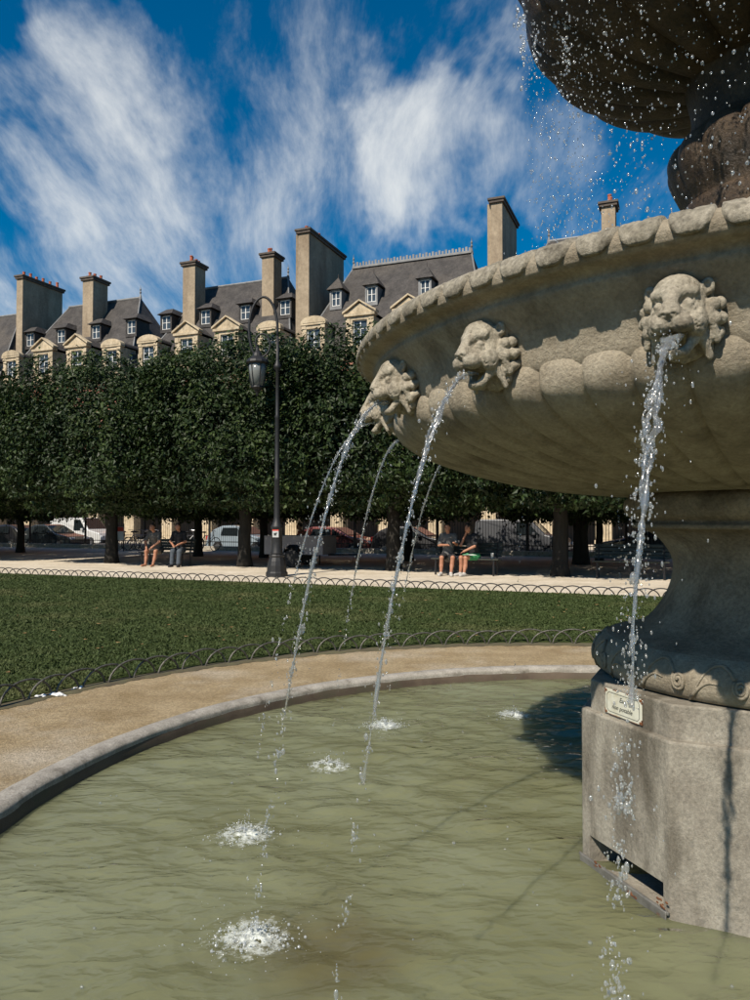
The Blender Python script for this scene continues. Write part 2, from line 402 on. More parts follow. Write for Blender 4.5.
def slate_mat():
    m = mat('slate', (.036, .032, .030), (.075, .067, .061), 1.4, .7, stain=(.105, .088, .070), sscale=.30, fine=.4, fscale=6, spec=.4, slo=.52, shi=.8)
    nt = m.node_tree; N = nt.nodes; L = nt.links
    br = N.new('ShaderNodeTexBrick'); br.inputs['Scale'].default_value = 3.2; br.inputs['Mortar Size'].default_value = .03
    br.inputs['Color1'].default_value = (.8, .8, .8, 1); br.inputs['Color2'].default_value = (.4, .4, .4, 1); br.inputs['Mortar'].default_value = (0, 0, 0, 1)
    tc = N.new('ShaderNodeTexCoord'); mp = N.new('ShaderNodeMapping'); mp.inputs['Rotation'].default_value = (R(90), 0, 0)
    L.new(tc.outputs['Object'], mp.inputs[0]); L.new(mp.outputs[0], br.inputs['Vector'])
    bp = N.new('ShaderNodeBump'); bp.inputs['Strength'].default_value = .6; bp.inputs['Distance'].default_value = .02
    L.new(br.outputs['Color'], bp.inputs['Height']); L.new(bp.outputs[0], N['Principled BSDF'].inputs['Normal'])
slate_mat()
def brick_mat():
    m = mat('brick', (.30, .10, .06), (.40, .16, .10), 2, .9)
    nt = m.node_tree; N = nt.nodes; L = nt.links
    br = N.new('ShaderNodeTexBrick'); br.inputs['Scale'].default_value = 4.0
    br.inputs['Color1'].default_value = (.30, .09, .055, 1); br.inputs['Color2'].default_value = (.38, .14, .085, 1); br.inputs['Mortar'].default_value = (.42, .36, .28, 1)
    tc = N.new('ShaderNodeTexCoord'); mp = N.new('ShaderNodeMapping'); mp.inputs['Rotation'].default_value = (R(90), 0, 0)
    L.new(tc.outputs['Object'], mp.inputs[0]); L.new(mp.outputs[0], br.inputs['Vector']); L.new(br.outputs['Color'], N['Principled BSDF'].inputs['Base Color'])
brick_mat()
def glassy(name, col, rough=.06, ior=1.45):
    m = bpy.data.materials.new(name); m.use_nodes = True; MATS[name] = m; b = m.node_tree.nodes['Principled BSDF']
    b.inputs['Base Color'].default_value = (*col, 1); b.inputs['Roughness'].default_value = rough; b.inputs['IOR'].default_value = ior
    return m
glassy('window_glass', (.05, .065, .08), .05); glassy('car_glass', (.012, .016, .018), .04); glassy('lamp_glass', (.20, .21, .20), .12)
def aerated(name, air, gloss):
    m = bpy.data.materials.new(name); m.use_nodes = True; MATS[name] = m; nt = m.node_tree; N = nt.nodes; L = nt.links; out = N['Material Output']
    N.remove(N['Principled BSDF'])
    g = N.new('ShaderNodeBsdfGlass'); g.inputs['IOR'].default_value = 1.33; g.inputs['Roughness'].default_value = .02
    tr = N.new('ShaderNodeBsdfTransparent'); tl = N.new('ShaderNodeBsdfTranslucent'); df = N.new('ShaderNodeBsdfDiffuse'); gl = N.new('ShaderNodeBsdfGlossy')
    tl.inputs[0].default_value = (.92, .95, .95, 1); df.inputs[0].default_value = (.9, .93, .93, 1); gl.inputs['Roughness'].default_value = .12
    def mix(f, a, b):
        x = N.new('ShaderNodeMixShader'); x.inputs[0].default_value = f; L.new(a, x.inputs[1]); L.new(b, x.inputs[2]); return x.outputs[0]
    clear = mix(.58, g.outputs[0], tr.outputs[0]); foam = mix(.5, tl.outputs[0], df.outputs[0])
    L.new(mix(gloss, mix(air, clear, foam), gl.outputs[0]), out.inputs[0])
aerated('water_clear', .11, .07); aerated('drop', .20, .12); aerated('foam', .50, .10)
def foam_sheet():
    m = bpy.data.materials.new('foam_sheet'); m.use_nodes = True; MATS['foam_sheet'] = m; nt = m.node_tree; N = nt.nodes; L = nt.links; out = N['Material Output']; b = N['Principled BSDF']
    b.inputs['Base Color'].default_value = (.82, .86, .80, 1); b.inputs['Roughness'].default_value = .3
    tc = N.new('ShaderNodeTexCoord'); n = N.new('ShaderNodeTexNoise'); n.inputs['Scale'].default_value = 26; n.inputs['Detail'].default_value = 6; n.inputs['Roughness'].default_value = .7
    L.new(tc.outputs['Object'], n.inputs['Vector'])
    ln = N.new('ShaderNodeVectorMath'); ln.operation = 'LENGTH'; L.new(tc.outputs['Object'], ln.inputs[0])
    f = N.new('ShaderNodeMapRange'); f.inputs['From Min'].default_value = .02; f.inputs['From Max'].default_value = .21; f.inputs['To Min'].default_value = .14; f.inputs['To Max'].default_value = -.22; L.new(ln.outputs['Value'], f.inputs['Value'])
    a = N.new('ShaderNodeMath'); a.operation = 'ADD'; L.new(n.outputs['Fac'], a.inputs[0]); L.new(f.outputs[0], a.inputs[1])
    r = N.new('ShaderNodeMapRange'); r.inputs['From Min'].default_value = .42; r.inputs['From Max'].default_value = .74; r.inputs['To Max'].default_value = .85; L.new(a.outputs[0], r.inputs['Value'])
    t = N.new('ShaderNodeBsdfTransparent'); x = N.new('ShaderNodeMixShader'); L.new(r.outputs[0], x.inputs[0]); L.new(t.outputs[0], x.inputs[1]); L.new(b.outputs[0], x.inputs[2]); L.new(x.outputs[0], out.inputs[0])
foam_sheet()
def leaf_mat(name, ca, cb, cc):
    m = bpy.data.materials.new(name); m.use_nodes = True; MATS[name] = m; nt = m.node_tree; N = nt.nodes; L = nt.links
    b = N['Principled BSDF']; out = N['Material Output']
    at = N.new('ShaderNodeAttribute'); at.attribute_name = 'tint'; at.attribute_type = 'GEOMETRY'
    cr = N.new('ShaderNodeValToRGB'); e = cr.color_ramp.elements
    e[0].color = (*ca, 1); e[1].color = (*cc, 1); e.new(.55).color = (*cb, 1)
    L.new(at.outputs['Fac'], cr.inputs[0]); L.new(cr.outputs[0], b.inputs['Base Color'])
    b.inputs['Roughness'].default_value = .52; b.inputs['Specular IOR Level'].default_value = .32
    tr = N.new('ShaderNodeBsdfTranslucent'); L.new(cr.outputs[0], tr.inputs[0])
    mx = N.new('ShaderNodeMixShader'); mx.inputs[0].default_value = .22
    L.new(b.outputs[0], mx.inputs[1]); L.new(tr.outputs[0], mx.inputs[2]); L.new(mx.outputs[0], out.inputs[0])
leaf_mat('leaf', (.009, .020, .005), (.025, .046, .011), (.066, .096, .026))
def water_mat():
    m = bpy.data.materials.new('pool_water'); m.use_nodes = True; MATS['pool_water'] = m; nt = m.node_tree; N = nt.nodes; L = nt.links
    b = N['Principled BSDF']; geo = N.new('ShaderNodeNewGeometry')
    def noise(sc, dt, st=None):
        n = N.new('ShaderNodeTexNoise'); n.inputs['Scale'].default_value = sc; n.inputs['Detail'].default_value = dt
        v = geo.outputs['Position']
        if st:
            mp = N.new('ShaderNodeMapping'); mp.inputs['Scale'].default_value = st; mp.inputs['Rotation'].default_value = (0, 0, R(-15)); L.new(v, mp.inputs[0]); v = mp.outputs[0]
        L.new(v, n.inputs['Vector']); return n.outputs['Fac']
    cr = N.new('ShaderNodeValToRGB'); e = cr.color_ramp.elements
    e[0].position = .3; e[0].color = (.140, .141, .070, 1); e[1].position = .7; e[1].color = (.192, .203, .120, 1)
    L.new(noise(.8, 3), cr.inputs[0])
    # darker brown patch with a ragged edge, mixed into the water colour
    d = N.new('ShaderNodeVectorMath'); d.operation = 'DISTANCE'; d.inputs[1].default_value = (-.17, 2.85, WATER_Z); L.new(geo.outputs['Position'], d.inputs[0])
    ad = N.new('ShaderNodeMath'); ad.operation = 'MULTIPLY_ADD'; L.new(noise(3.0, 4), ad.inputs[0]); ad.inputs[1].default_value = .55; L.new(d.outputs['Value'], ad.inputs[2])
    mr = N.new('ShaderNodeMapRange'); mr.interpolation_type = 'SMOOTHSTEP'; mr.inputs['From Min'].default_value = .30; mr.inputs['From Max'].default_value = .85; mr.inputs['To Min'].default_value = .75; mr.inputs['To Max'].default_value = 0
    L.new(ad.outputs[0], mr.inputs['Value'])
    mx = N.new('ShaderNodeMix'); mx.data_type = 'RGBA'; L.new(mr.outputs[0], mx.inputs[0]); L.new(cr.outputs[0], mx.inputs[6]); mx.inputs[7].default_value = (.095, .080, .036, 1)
    def op(k, a, c=None, d=None):
        m_ = N.new('ShaderNodeMath'); m_.operation = k
        for q, w in enumerate((a, c, d)):
            if w is None: continue
            if isinstance(w, (int, float)): m_.inputs[q].default_value = w
            else: L.new(w, m_.inputs[q])
        return m_.outputs[0]
    def crest(sc, st, dt=2):                      # sharp little wave crests
        return op('POWER', op('SUBTRACT', 1.0, op('ABSOLUTE', op('MULTIPLY_ADD', noise(sc, dt, st), 2.4, -1.2))), 2.0)
    patch = op('MULTIPLY_ADD', noise(1.1, 2), 1.6, -.25)
    hgt = op('MULTIPLY', op('ADD', op('ADD', crest(3.1, (1, 2.2, 1)), op('MULTIPLY', crest(6.6, (1, 1.9, 1)), .42)), op('MULTIPLY', noise(22, 3, (1, 1.6, 1)), .30)), patch)
    bp = N.new('ShaderNodeBump'); bp.inputs['Strength'].default_value = .75; bp.inputs['Distance'].default_value = .026; L.new(hgt, bp.inputs['Height'])
    bd = N.new('ShaderNodeBump'); bd.inputs['Strength'].default_value = .70; bd.inputs['Distance'].default_value = .026; L.new(hgt, bd.inputs['Height'])
    N.remove(b)
    ss = N.new('ShaderNodeSubsurfaceScattering'); ss.falloff = 'BURLEY'; ss.inputs['Scale'].default_value = .40; ss.inputs['Radius'].default_value = (1, 1, .8); L.new(mx.outputs[2], ss.inputs['Color']); L.new(bd.outputs[0], ss.inputs['Normal'])
    df = N.new('ShaderNodeBsdfDiffuse'); L.new(mx.outputs[2], df.inputs['Color']); L.new(bd.outputs[0], df.inputs['Normal'])
    mb_ = N.new('ShaderNodeMixShader'); mb_.inputs[0].default_value = .25; L.new(ss.outputs[0], mb_.inputs[1]); L.new(df.outputs[0], mb_.inputs[2])
    gl = N.new('ShaderNodeBsdfGlossy'); gl.inputs['Roughness'].default_value = .03; L.new(bp.outputs[0], gl.inputs['Normal'])
    fr = N.new('ShaderNodeFresnel'); fr.inputs['IOR'].default_value = 1.36; L.new(bp.outputs[0], fr.inputs['Normal'])
    ms = N.new('ShaderNodeMixShader'); L.new(fr.outputs[0], ms.inputs[0]); L.new(mb_.outputs[0], ms.inputs[1]); L.new(gl.outputs[0], ms.inputs[2])
    L.new(ms.outputs[0], N['Material Output'].inputs[0])
water_mat()
M = MATS

# ================================================================ THE SETTING
def holed_sheet(name, m, cx, cy, r0, z, bound, n=180):
    """flat sheet between a circle and an outer boundary; bound(angle) -> distance"""
    V = []; F = []
    for k in range(n):
        a = 2 * math.pi * k / n
        d = bound(a)
        for t in (0, .12, .35, 1):
            rr = r0 + (d - r0) * t; V.append((cx + rr * math.cos(a), cy + rr * math.sin(a), z))
    for k in range(n):
        for j in range(3):
            F.append((k * 4 + j, k * 4 + j + 1, ((k + 1) % n) * 4 + j + 1, ((k + 1) % n) * 4 + j))
    o = link(name, mesh(name, V, F), m); tag(o, kind='structure'); return o
def rect_bound(cx, cy, u0, u1, v0, v1):
    uc = cx * EU[0] + cy * EU[1]; vc = cx * EV[0] + cy * EV[1]
    def f(a):
        du = math.cos(a) * EU[0] + math.sin(a) * EU[1]; dv = math.cos(a) * EV[0] + math.sin(a) * EV[1]
        t = 1e9
        if du > 1e-9: t = min(t, (u1 - uc) / du)
        if du < -1e-9: t = min(t, (u0 - uc) / du)
        if dv > 1e-9: t = min(t, (v1 - vc) / dv)
        if dv < -1e-9: t = min(t, (v0 - vc) / dv)
        return t
    return f
LAWN_V = 15.6; LAWN_R = 5.62
holed_sheet('road', M['asphalt'], PC[0], PC[1], 4.3, ROAD_Z, lambda a: 3000.0, 120)
holed_sheet('gravel_path', M['gravel'], PC[0], PC[1], 4.0, GROUND_Z, rect_bound(*PC, -40, 40, -26, 15.75), 720)
# pale sanded walk under the trees
mb = MB(); V = [W(-90, 15.75, GROUND_Z + .002), W(70, 15.75, GROUND_Z + .002), W(70, 32.3, GROUND_Z + .002), W(-90, 32.3, GROUND_Z + .002),
                W(-90, 32.3, ROAD_Z - .05), W(70, 32.3, ROAD_Z - .05)]
tag(mb.add(V, [(0, 1, 2, 3), (3, 2, 5, 4)]).build('sanded_walk', M['path']), kind='structure')
mb = MB(); MW = Matrix.Translation((0, 0, 0)) @ Matrix.Rotation(FA, 4, 'Z')
mb.box(-90, 70, 46.5, 52.4, ROAD_Z, ROAD_Z + .12, MW)
tag(mb.build('pavement', M['path']), kind='structure')
# lawn: turf sheet with a low soil edge
def lawn():
    n = 720; V = []; F = []; f = rect_bound(*FC, -38, 38, -24, LAWN_V)
    rings = [(0, GROUND_Z - .01), (.0, GROUND_Z + .028), (.06, GROUND_Z + .04)]
    for k in range(n):
        a = 2 * math.pi * k / n; d = f(a)
        for (dr, z) in rings: V.append((FC[0] + (LAWN_R + dr) * math.cos(a), FC[1] + (LAWN_R + dr) * math.sin(a), z))
        V.append((FC[0] + d * math.cos(a), FC[1] + d * math.sin(a), GROUND_Z + .04)); V.append((FC[0] + d * math.cos(a), FC[1] + d * math.sin(a), GROUND_Z - .01))
    for k in range(n):
        for j in range(4): F.append((k * 5 + j, k * 5 + j + 1, ((k + 1) % n) * 5 + j + 1, ((k + 1) % n) * 5 + j))
    tag(link('lawn', mesh('lawn', V, F), M['lawn']), kind='structure')
    # soil strip in front of the turf
    V = []; F = []
    for k in range(n):
        a = 2 * math.pi * k / n
        for (dr, z) in ((-.13, .003), (-.08, .016), (-.01, .022)):
            w = .02 * math.sin(k * .7) + .015 * math.sin(k * 1.9)
            V.append((FC[0] + (LAWN_R + dr + (w if dr < -.1 else 0)) * math.cos(a), FC[1] + (LAWN_R + dr + (w if dr < -.1 else 0)) * math.sin(a), GROUND_Z + z))
    for k in range(n):
        for j in range(2): F.append((k * 3 + j, k * 3 + j + 1, ((k + 1) % n) * 3 + j + 1, ((k + 1) % n) * 3 + j))
    tag(link('soil_edge', mesh('soil_edge', V, F), M['soil']), kind='structure')
    # grass blades where the lawn shows
    n = 230000
    t = rng.random(n * 3); a = rng.uniform(-.75, .62, n * 3); d = 5.0 + 21.0 * t ** 1.25
    x = d * np.sin(a); y = d * np.cos(a)
    v = x * EV[0] + y * EV[1]; rr = np.hypot(x - FC[0], y - FC[1])
    ok = (v < LAWN_V - .02) & (rr > LAWN_R + .01); x = x[ok][:n]; y = y[ok][:n]; n = len(x)
    w = rng.uniform(.004, .009, n) * (1 + np.hypot(x, y) * .07); h = rng.uniform(.012, .030, n); th = rng.uniform(0, 2 * np.pi, n)
    lean = rng.normal(0, .02, (n, 2)); z0 = np.full(n, GROUND_Z + .038)
    A = np.stack([x - w * np.cos(th), y - w * np.sin(th), z0], -1); B = np.stack([x + w * np.cos(th), y + w * np.sin(th), z0], -1)
    C = np.stack([x + lean[:, 0], y + lean[:, 1], z0 + h], -1)
    V = np.stack([A, B, C], 1).reshape(-1, 3); F = np.arange(3 * n).reshape(-1, 3)
    o = link('grass', mesh('grass', V, F), M['grass_blade']); tag(o, 'short mown grass blades covering the lawn', 'grass', kind='stuff')
lawn()

# ---------------------------------------------------------------- pool
def pool():
    b = empty('fountain_pool', (PC[0], PC[1], 0)); tag(b, 'round stone kerb of the fountain pool with dark wet inner face', 'pool')
    Ri, Ro = POOL_R, POOL_R + .195
    prof = spline([(Ri + .012, .012), (Ri + .018, .045), (Ri + .05, .066), (Ri + .10, .070), (Ri + .15, .062), (Ro, .040), (Ro + .006, .0)], 4)
    n = 720
    def wob(r, z, a, t):
        q = vnoise(np.cos(a) * 30 + 50 + 0 * t, np.sin(a) * 30 + 50 + 0 * t, t * 4 + 0 * a) * .006 + vnoise(np.cos(a) * 8 + 50 + 0 * t, np.sin(a) * 8 + 50 + 0 * t, 0 * t + 0 * a) * .003
        return r + q, z + q * .5
    V, F = rev(prof, n, wob); link('kerb', mesh('kerb', V, F[:, ::-1], True), M['kerb_stone'], b)
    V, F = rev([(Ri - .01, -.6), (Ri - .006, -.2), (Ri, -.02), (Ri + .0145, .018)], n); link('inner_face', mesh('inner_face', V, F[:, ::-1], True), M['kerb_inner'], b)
    V, F = rev([(Ri + .02, -.55), (.2, -.55)], 96); link('floor', mesh('floor', V, F[:, ::-1]), M['pool_floor'], b)
    # foam scum line against the kerb is left to the water
pool()
SPLASH = [(-.66, 3.84, .13), (-.47, 2.90, .15), (-.30, 4.90, .10), (.07, 5.86, .14), (1.13, 6.18, .11)]
def water():
    nr, na = 340, 1100
    t = (np.arange(nr) + 1) / nr; r = POOL_R * t ** .75; a = np.arange(na) * 2 * np.pi / na
    x = PC[0] + r[:, None] * np.cos(a); y = PC[1] + r[:, None] * np.sin(a)
    z = np.zeros_like(x)
    def warp(f, k): return vnoise(x * f + k, y * f + 3 * k, 0 * x + k)
    for i in range(30):
        th = R(rng.normal(78, 30)); lam = .12 * (4.2 ** rng.random()); kk = 2 * np.pi / lam
        amp = .0046 * lam ** 1.05
        ph = rng.uniform(0, 6.28)
        z += amp * np.sin(kk * (x * np.cos(th) + y * np.sin(th)) + ph + 4.0 * warp(1.4, 3 + i) + 1.5 * warp(3.2, 7 + i))
    z += .004 * (vnoise(x * 5 + 3, y * 9 + 4, 0 * x) + .5 * vnoise(x * 13, y * 19, 0 * x + 5))
    z *= .70 + .9 * (vnoise(x * .9 + 20, y * .9 + 30, 0 * x + 3) + .35)
    z *= .18 + .82 * np.clip((POOL_R - r[:, None]) / .22, 0, 1)
    for (sx, sy, s) in SPLASH + [(-.14, 2.15, .12), (.44, 1.51, .12)]:
        d = np.hypot(x - sx, y - sy); z += .007 * np.sin(d * 48) * np.exp(-d / .28) + .006 * np.exp(-(d / .09) ** 2)
    V = np.stack([x, y, WATER_Z + z], -1).reshape(-1, 3); V = np.vstack([V, [[PC[0], PC[1], WATER_Z]]]); c = len(V) - 1
    i = np.arange(nr - 1)[:, None]; k = np.arange(na)[None, :]; k2 = (k + 1) % na
    F = np.stack([i * na + k, (i + 1) * na + k, (i + 1) * na + k2, i * na + k2], -1).reshape(-1, 4).tolist()
    F += [(c, q, (q + 1) % na) for q in range(na)]
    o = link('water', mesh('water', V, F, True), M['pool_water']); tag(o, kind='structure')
water()

# ================================================================ FOUNTAIN
fountain = empty('fountain', (FC[0], FC[1], 0)); tag(fountain, 'tiered stone fountain with lion heads round its wide lower bowl', 'fountain')
def oct_ring(ap, hw, ang):
    """corner points of a square with cut corners; ap = distance of the cut faces, hw their half width"""
    P = []
    for q in range(4):
        a = ang + q * math.pi / 2; c, s = math.cos(a), math.sin(a)
        P += [(ap * c + hw * s, ap * s - hw * c), (ap * c - hw * s, ap * s + hw * c)]
    return P
PL_A, PL_AP, PL_HW = R(200), .935, .292
def plinth():
    import bmesh
    def tier(ap, hw, z0, z1, bev):
        P = oct_ring(ap, hw, PL_A); bm = bmesh.new()
        lo = [bm.verts.new((x, y, z0)) for x, y in P]; hi = [bm.verts.new((x, y, z1)) for x, y in P]
        bm.faces.new(lo[::-1]); bm.faces.new(hi)
        for i in range(8): bm.faces.new((lo[i], lo[(i + 1) % 8], hi[(i + 1) % 8], hi[i]))
        bm.normal_update()
        bmesh.ops.bevel(bm, geom=[e for e in bm.edges if max(v.co.z for v in e.verts) > z0 + .01], offset=bev, segments=3, profile=.5, affect='EDGES')
        me = bpy.data.meshes.new('tier'); bm.to_mesh(me); bm.free(); return me
    lower = link('plinth', tier(PL_AP, PL_HW, -.5, .66, .011), M['stone_plinth'], fountain)
    # drain slot cut through the corner face
    c, s = math.cos(PL_A), math.sin(PL_A)
    cut = MB().box(-.235, .255, -.5, .5, -.045, .082)
    cutter = link('cutter', cut.me('cutter')); cutter.matrix_world = Matrix.Translation((FC[0] + c * PL_AP, FC[1] + s * PL_AP, 0)) @ Matrix.Rotation(PL_A + math.pi / 2, 4, 'Z')
    bpy.context.view_layer.update()
    md = lower.modifiers.new('slot', 'BOOLEAN'); md.operation = 'DIFFERENCE'; md.object = cutter; md.solver = 'EXACT'
    bpy.context.view_layer.update()
    dg = bpy.context.evaluated_depsgraph_get(); new = bpy.data.meshes.new_from_object(lower.evaluated_get(dg))
    lower.modifiers.clear(); lower.data = new
    bpy.data.objects.remove(cutter)
    link('plinth_step', tier(PL_AP * .965, PL_HW * .90, .655, .80, .009), M['stone_plinth'], fountain)
    # dark back of the slot and its steel lip
    FM = Matrix.Rotation(PL_A + math.pi / 2, 4, 'Z')
    base = Vector((c * PL_AP, s * PL_AP, 0))
    lip = MB().cbox(-.300, .296, -.016, -.004, -.030, -.016, .003, Matrix.Translation(base) @ FM)
    lip.cbox(-.288, .288, -.019, -.012, -.075, -.018, .003, Matrix.Translation(base) @ FM)
    link('drain_lip', lip.me('drain_lip'), M['steel_lip'], fountain)
    rs = MB(); r_ = random.Random(2)
    for (xc, zc, n) in ((.275, .0, 9), (-.15, -.022, 6), (.09, -.045, 7)):
        for q in range(n): rs.ball((xc + r_.uniform(-.035, .02), -.019, zc + r_.uniform(-.02, .025) * (1 if xc > .2 else .4)), r_.uniform(.003, .007), 7, 5, (1.8, .3, 1), Matrix.Translation(base) @ FM)
    link('rust_patch', rs.me('rust_patch', True), M['rust'], fountain)['kind'] = 'stuff'
plinth()
def column():
    # base cushion
    prof = spline([(.80, .800), (.842, .815), (.868, .86), (.866, .915), (.838, .96), (.80, .985)], 6)
    V, F = rev(prof, 160, lambda r, z, a, t: (r + .004 * vnoise(np.cos(a) * 9 + 20 + 0 * t, np.sin(a) * 9 + 20 + 0 * t, t * 5 + 0 * a), z + 0 * a))
    link('base_cushion', mesh('base_cushion', V, F, True), M['stone'], fountain)
    # scrolls on the cushion: spiral boss with a running wave
    def surf(s, off):        # s along the round of the cushion 0..1, off outward
        i = s * (len(prof) - 1); j = min(int(i), len(prof) - 2); f = i - j
        p = prof[j] * (1 - f) + prof[j + 1] * f; d = prof[j + 1] - prof[j]; n = np.array([d[1], -d[0]]); n = n / np.linalg.norm(n)
        return p + n * off
    def on(phi, s, off=.004):
        p = surf(s, off); return (p[0] * math.cos(phi), p[0] * math.sin(phi), p[1])
    mb = MB(); pitch = 2 * math.pi / 22
    path = []
    for i in range(34):
        t = i / 33; w = t * 4.2 * math.pi; rr = .030 * (1 - .78 * t)
        path.append(on(rr * math.cos(w + 2.4) / .87, .5 + rr * math.sin(w + 2.4) / .21, .004))
    mb.tube(path, [.0075] * 34, 6)
    path = [on(.030 * math.cos(2.4) / .87 - t * pitch * .80, .5 + .030 * math.sin(2.4) / .21 + .32 * math.sin(t * math.pi * 1.25 + .2) - .12 * t - .05, .003) for t in np.linspace(0, 1, 16)]
    mb.tube(path, list(np.linspace(.008, .004, 16)), 6)
    path = [on(.05 / .87 + t * pitch * .5, .28 + .22 * t + .12 * math.sin(t * 3.1), .002) for t in np.linspace(0, 1, 10)]
    mb.tube(path, list(np.linspace(.009, .003, 10)), 6)
    sm = mb.me('scroll', True)
    for k in range(22):
        link('scroll', sm, M['stone'], fountain, rot=(0, 0, k * pitch + .06))
    # waisted shaft
    prof2 = spline([(.80, .985), (.765, .995), (.70, 1.01), (.635, 1.035), (.575, 1.085), (.525, 1.155), (.492, 1.23), (.478, 1.305), (.488, 1.375), (.53, 1.44), (.585, 1.488), (.63, 1.508)], 5)
    def flute(r, z, a, t):
        q = .5 + .5 * np.cos(a * 12); env = np.clip((t - .22) / .2, 0, 1) * np.clip((.92 - t) / .15, 0, 1)
        return r + env * .016 * (q ** 1.4 - .5) + .004 * vnoise(np.cos(a) * 7 + 30 + 0 * t, np.sin(a) * 7 + 30 + 0 * t, t * 9 + 0 * a), z + 0 * a
    V, F = rev(prof2, 240, flute); link('shaft', mesh('shaft', V, F, True), M['stone_column'], fountain)
    # capital with carved eggs
    prof3 = spline([(.63, 1.506), (.668, 1.512), (.672, 1.530), (.650, 1.545), (.690, 1.57), (.712, 1.61), (.705, 1.65), (.67, 1.68), (.60, 1.72)], 5)
    def eggs(r, z, a, t):
        e = np.abs(np.sin(a * 12)); env = np.exp(-((t - .68) / .20) ** 2)
        return r + env * (.024 * e ** .6 - .018), z + 0 * a
    V, F = rev(prof3, 288, eggs); link('capital', mesh('capital', V, F, True), M['stone_column'], fountain)
column()
LIONS = [R(234.6 + 20.0 * k) for k in range(18)]
RIM = spline([(1.90, 2.372), (1.97, 2.374), (2.006, 2.366), (2.028, 2.346), (2.036, 2.320), (2.030, 2.298)], 6)
def lower_bowl():
    rim = np.vstack([[(0.3, 2.27), (1.80, 2.27), (1.86, 2.35)], RIM, spline([(2.014, 2.288), (1.982, 2.280), (1.965, 2.266), (1.966, 2.250), (1.953, 2.232), (1.925, 2.205), (1.892, 2.165), (1.872, 2.115), (1.860, 2.065), (1.835, 2.030), (1.79, 2.0)], 3)])
    V, F = rev(rim, 384); o = link('lower_bowl', mesh('lower_bowl', V, F[:, ::-1], True), M['stone'], fountain)
    belly = spline([(1.800, 2.085), (1.818, 2.060), (1.830, 2.025), (1.818, 1.985), (1.765, 1.940), (1.665, 1.890), (1.53, 1.840), (1.40, 1.800), (1.26, 1.764), (1.06, 1.726), (.86, 1.702), (.70, 1.688), (.55, 1.684)], 9)
    n = 72
    def lobes(r, z, a, t):
        q = ((a - LIONS[0]) * n / (2 * np.pi)) % 1.0 * 2 - 1
        t0 = .105; endc = np.clip((t0 - t) / t0, 0, 1)
        body = np.sqrt(np.clip(1 - np.abs(q) ** 3 - endc ** 2, 0, 1)) ** .85
        g = np.gradient(belly, axis=0); nn = np.stack([-g[:, 1], g[:, 0]], -1); nn /= np.linalg.norm(nn, axis=1)[:, None]
        if nn[len(nn) // 3, 0] < 0: nn = -nn
        push = .040 * body * (r / 1.83) ** 1.0 * np.clip((1.0 - t) / .12, 0, 1)
        w = .004 * vnoise(np.cos(a) * 20 + 60 + 0 * t, np.sin(a) * 20 + 60 + 0 * t, t * 12 + 0 * a)
        return r + push * nn[:, 0:1] + w, z + push * nn[:, 1:2]
    V, F = rev(belly, 72 * 16, lobes); link('gadrooned_belly', mesh('gadrooned_belly', V, F[:, ::-1], True), M['stone'], o)
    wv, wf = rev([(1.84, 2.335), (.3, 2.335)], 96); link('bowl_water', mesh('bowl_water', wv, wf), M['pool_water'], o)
    # overlapping leaf scales on the rim, each its own piece
    def leaf(width, d0, seed):
        na, nt = 16, 16; V = []; F = []; r_ = random.Random(seed)
        for j in range(nt + 1):
            t = j / nt; i = .08 * (len(RIM) - 1) + t * .90 * (len(RIM) - 1); jj = min(int(i), len(RIM) - 2); f = i - jj
            p = RIM[jj] * (1 - f) + RIM[jj + 1] * f; dd = RIM[jj + 1] - RIM[jj]; nn = np.array([-dd[1], dd[0]]); nn = nn / np.linalg.norm(nn)
            if nn[0] < 0 and nn[1] < 0: nn = -nn
            tip = max(0.0, (t - .20) / .80); hw = width * .5 * math.sqrt(max(0.0, 1 - tip ** 3.0)) * (.98 + .02 * t)
            for k in range(na + 1):
                a = -1 + 2 * k / na
                edge = (1 - abs(a) ** 26) * (1 - tip ** 24)
                d = -.010 + (d0 + .010) * edge ** .5 + .0012 * r_.uniform(-1, 1) * edge - .0045 * math.exp(-(a / .10) ** 2) * edge * (1 - tip) + .004 * tip * edge
                q = p + nn * d; lat = a * hw
                V.append((q[0] * math.cos(lat / 2.03), q[0] * math.sin(lat / 2.03), q[1]))
        for j in range(nt):
            for k in range(na): F.append((j * (na + 1) + k, j * (na + 1) + k + 1, (j + 1) * (na + 1) + k + 1, (j + 1) * (na + 1) + k))
        return mesh('rim_leaf', V, F, True)
    L3 = [leaf(.129, .012, s) for s in (1, 2, 3)]
    for k in range(96):
        link('rim_leaf', L3[rnd.randrange(3)], M['stone_rim'], o, rot=(0, 0, 2 * math.pi * k / 96 + rnd.uniform(-.0015, .0015)))
lower_bowl()
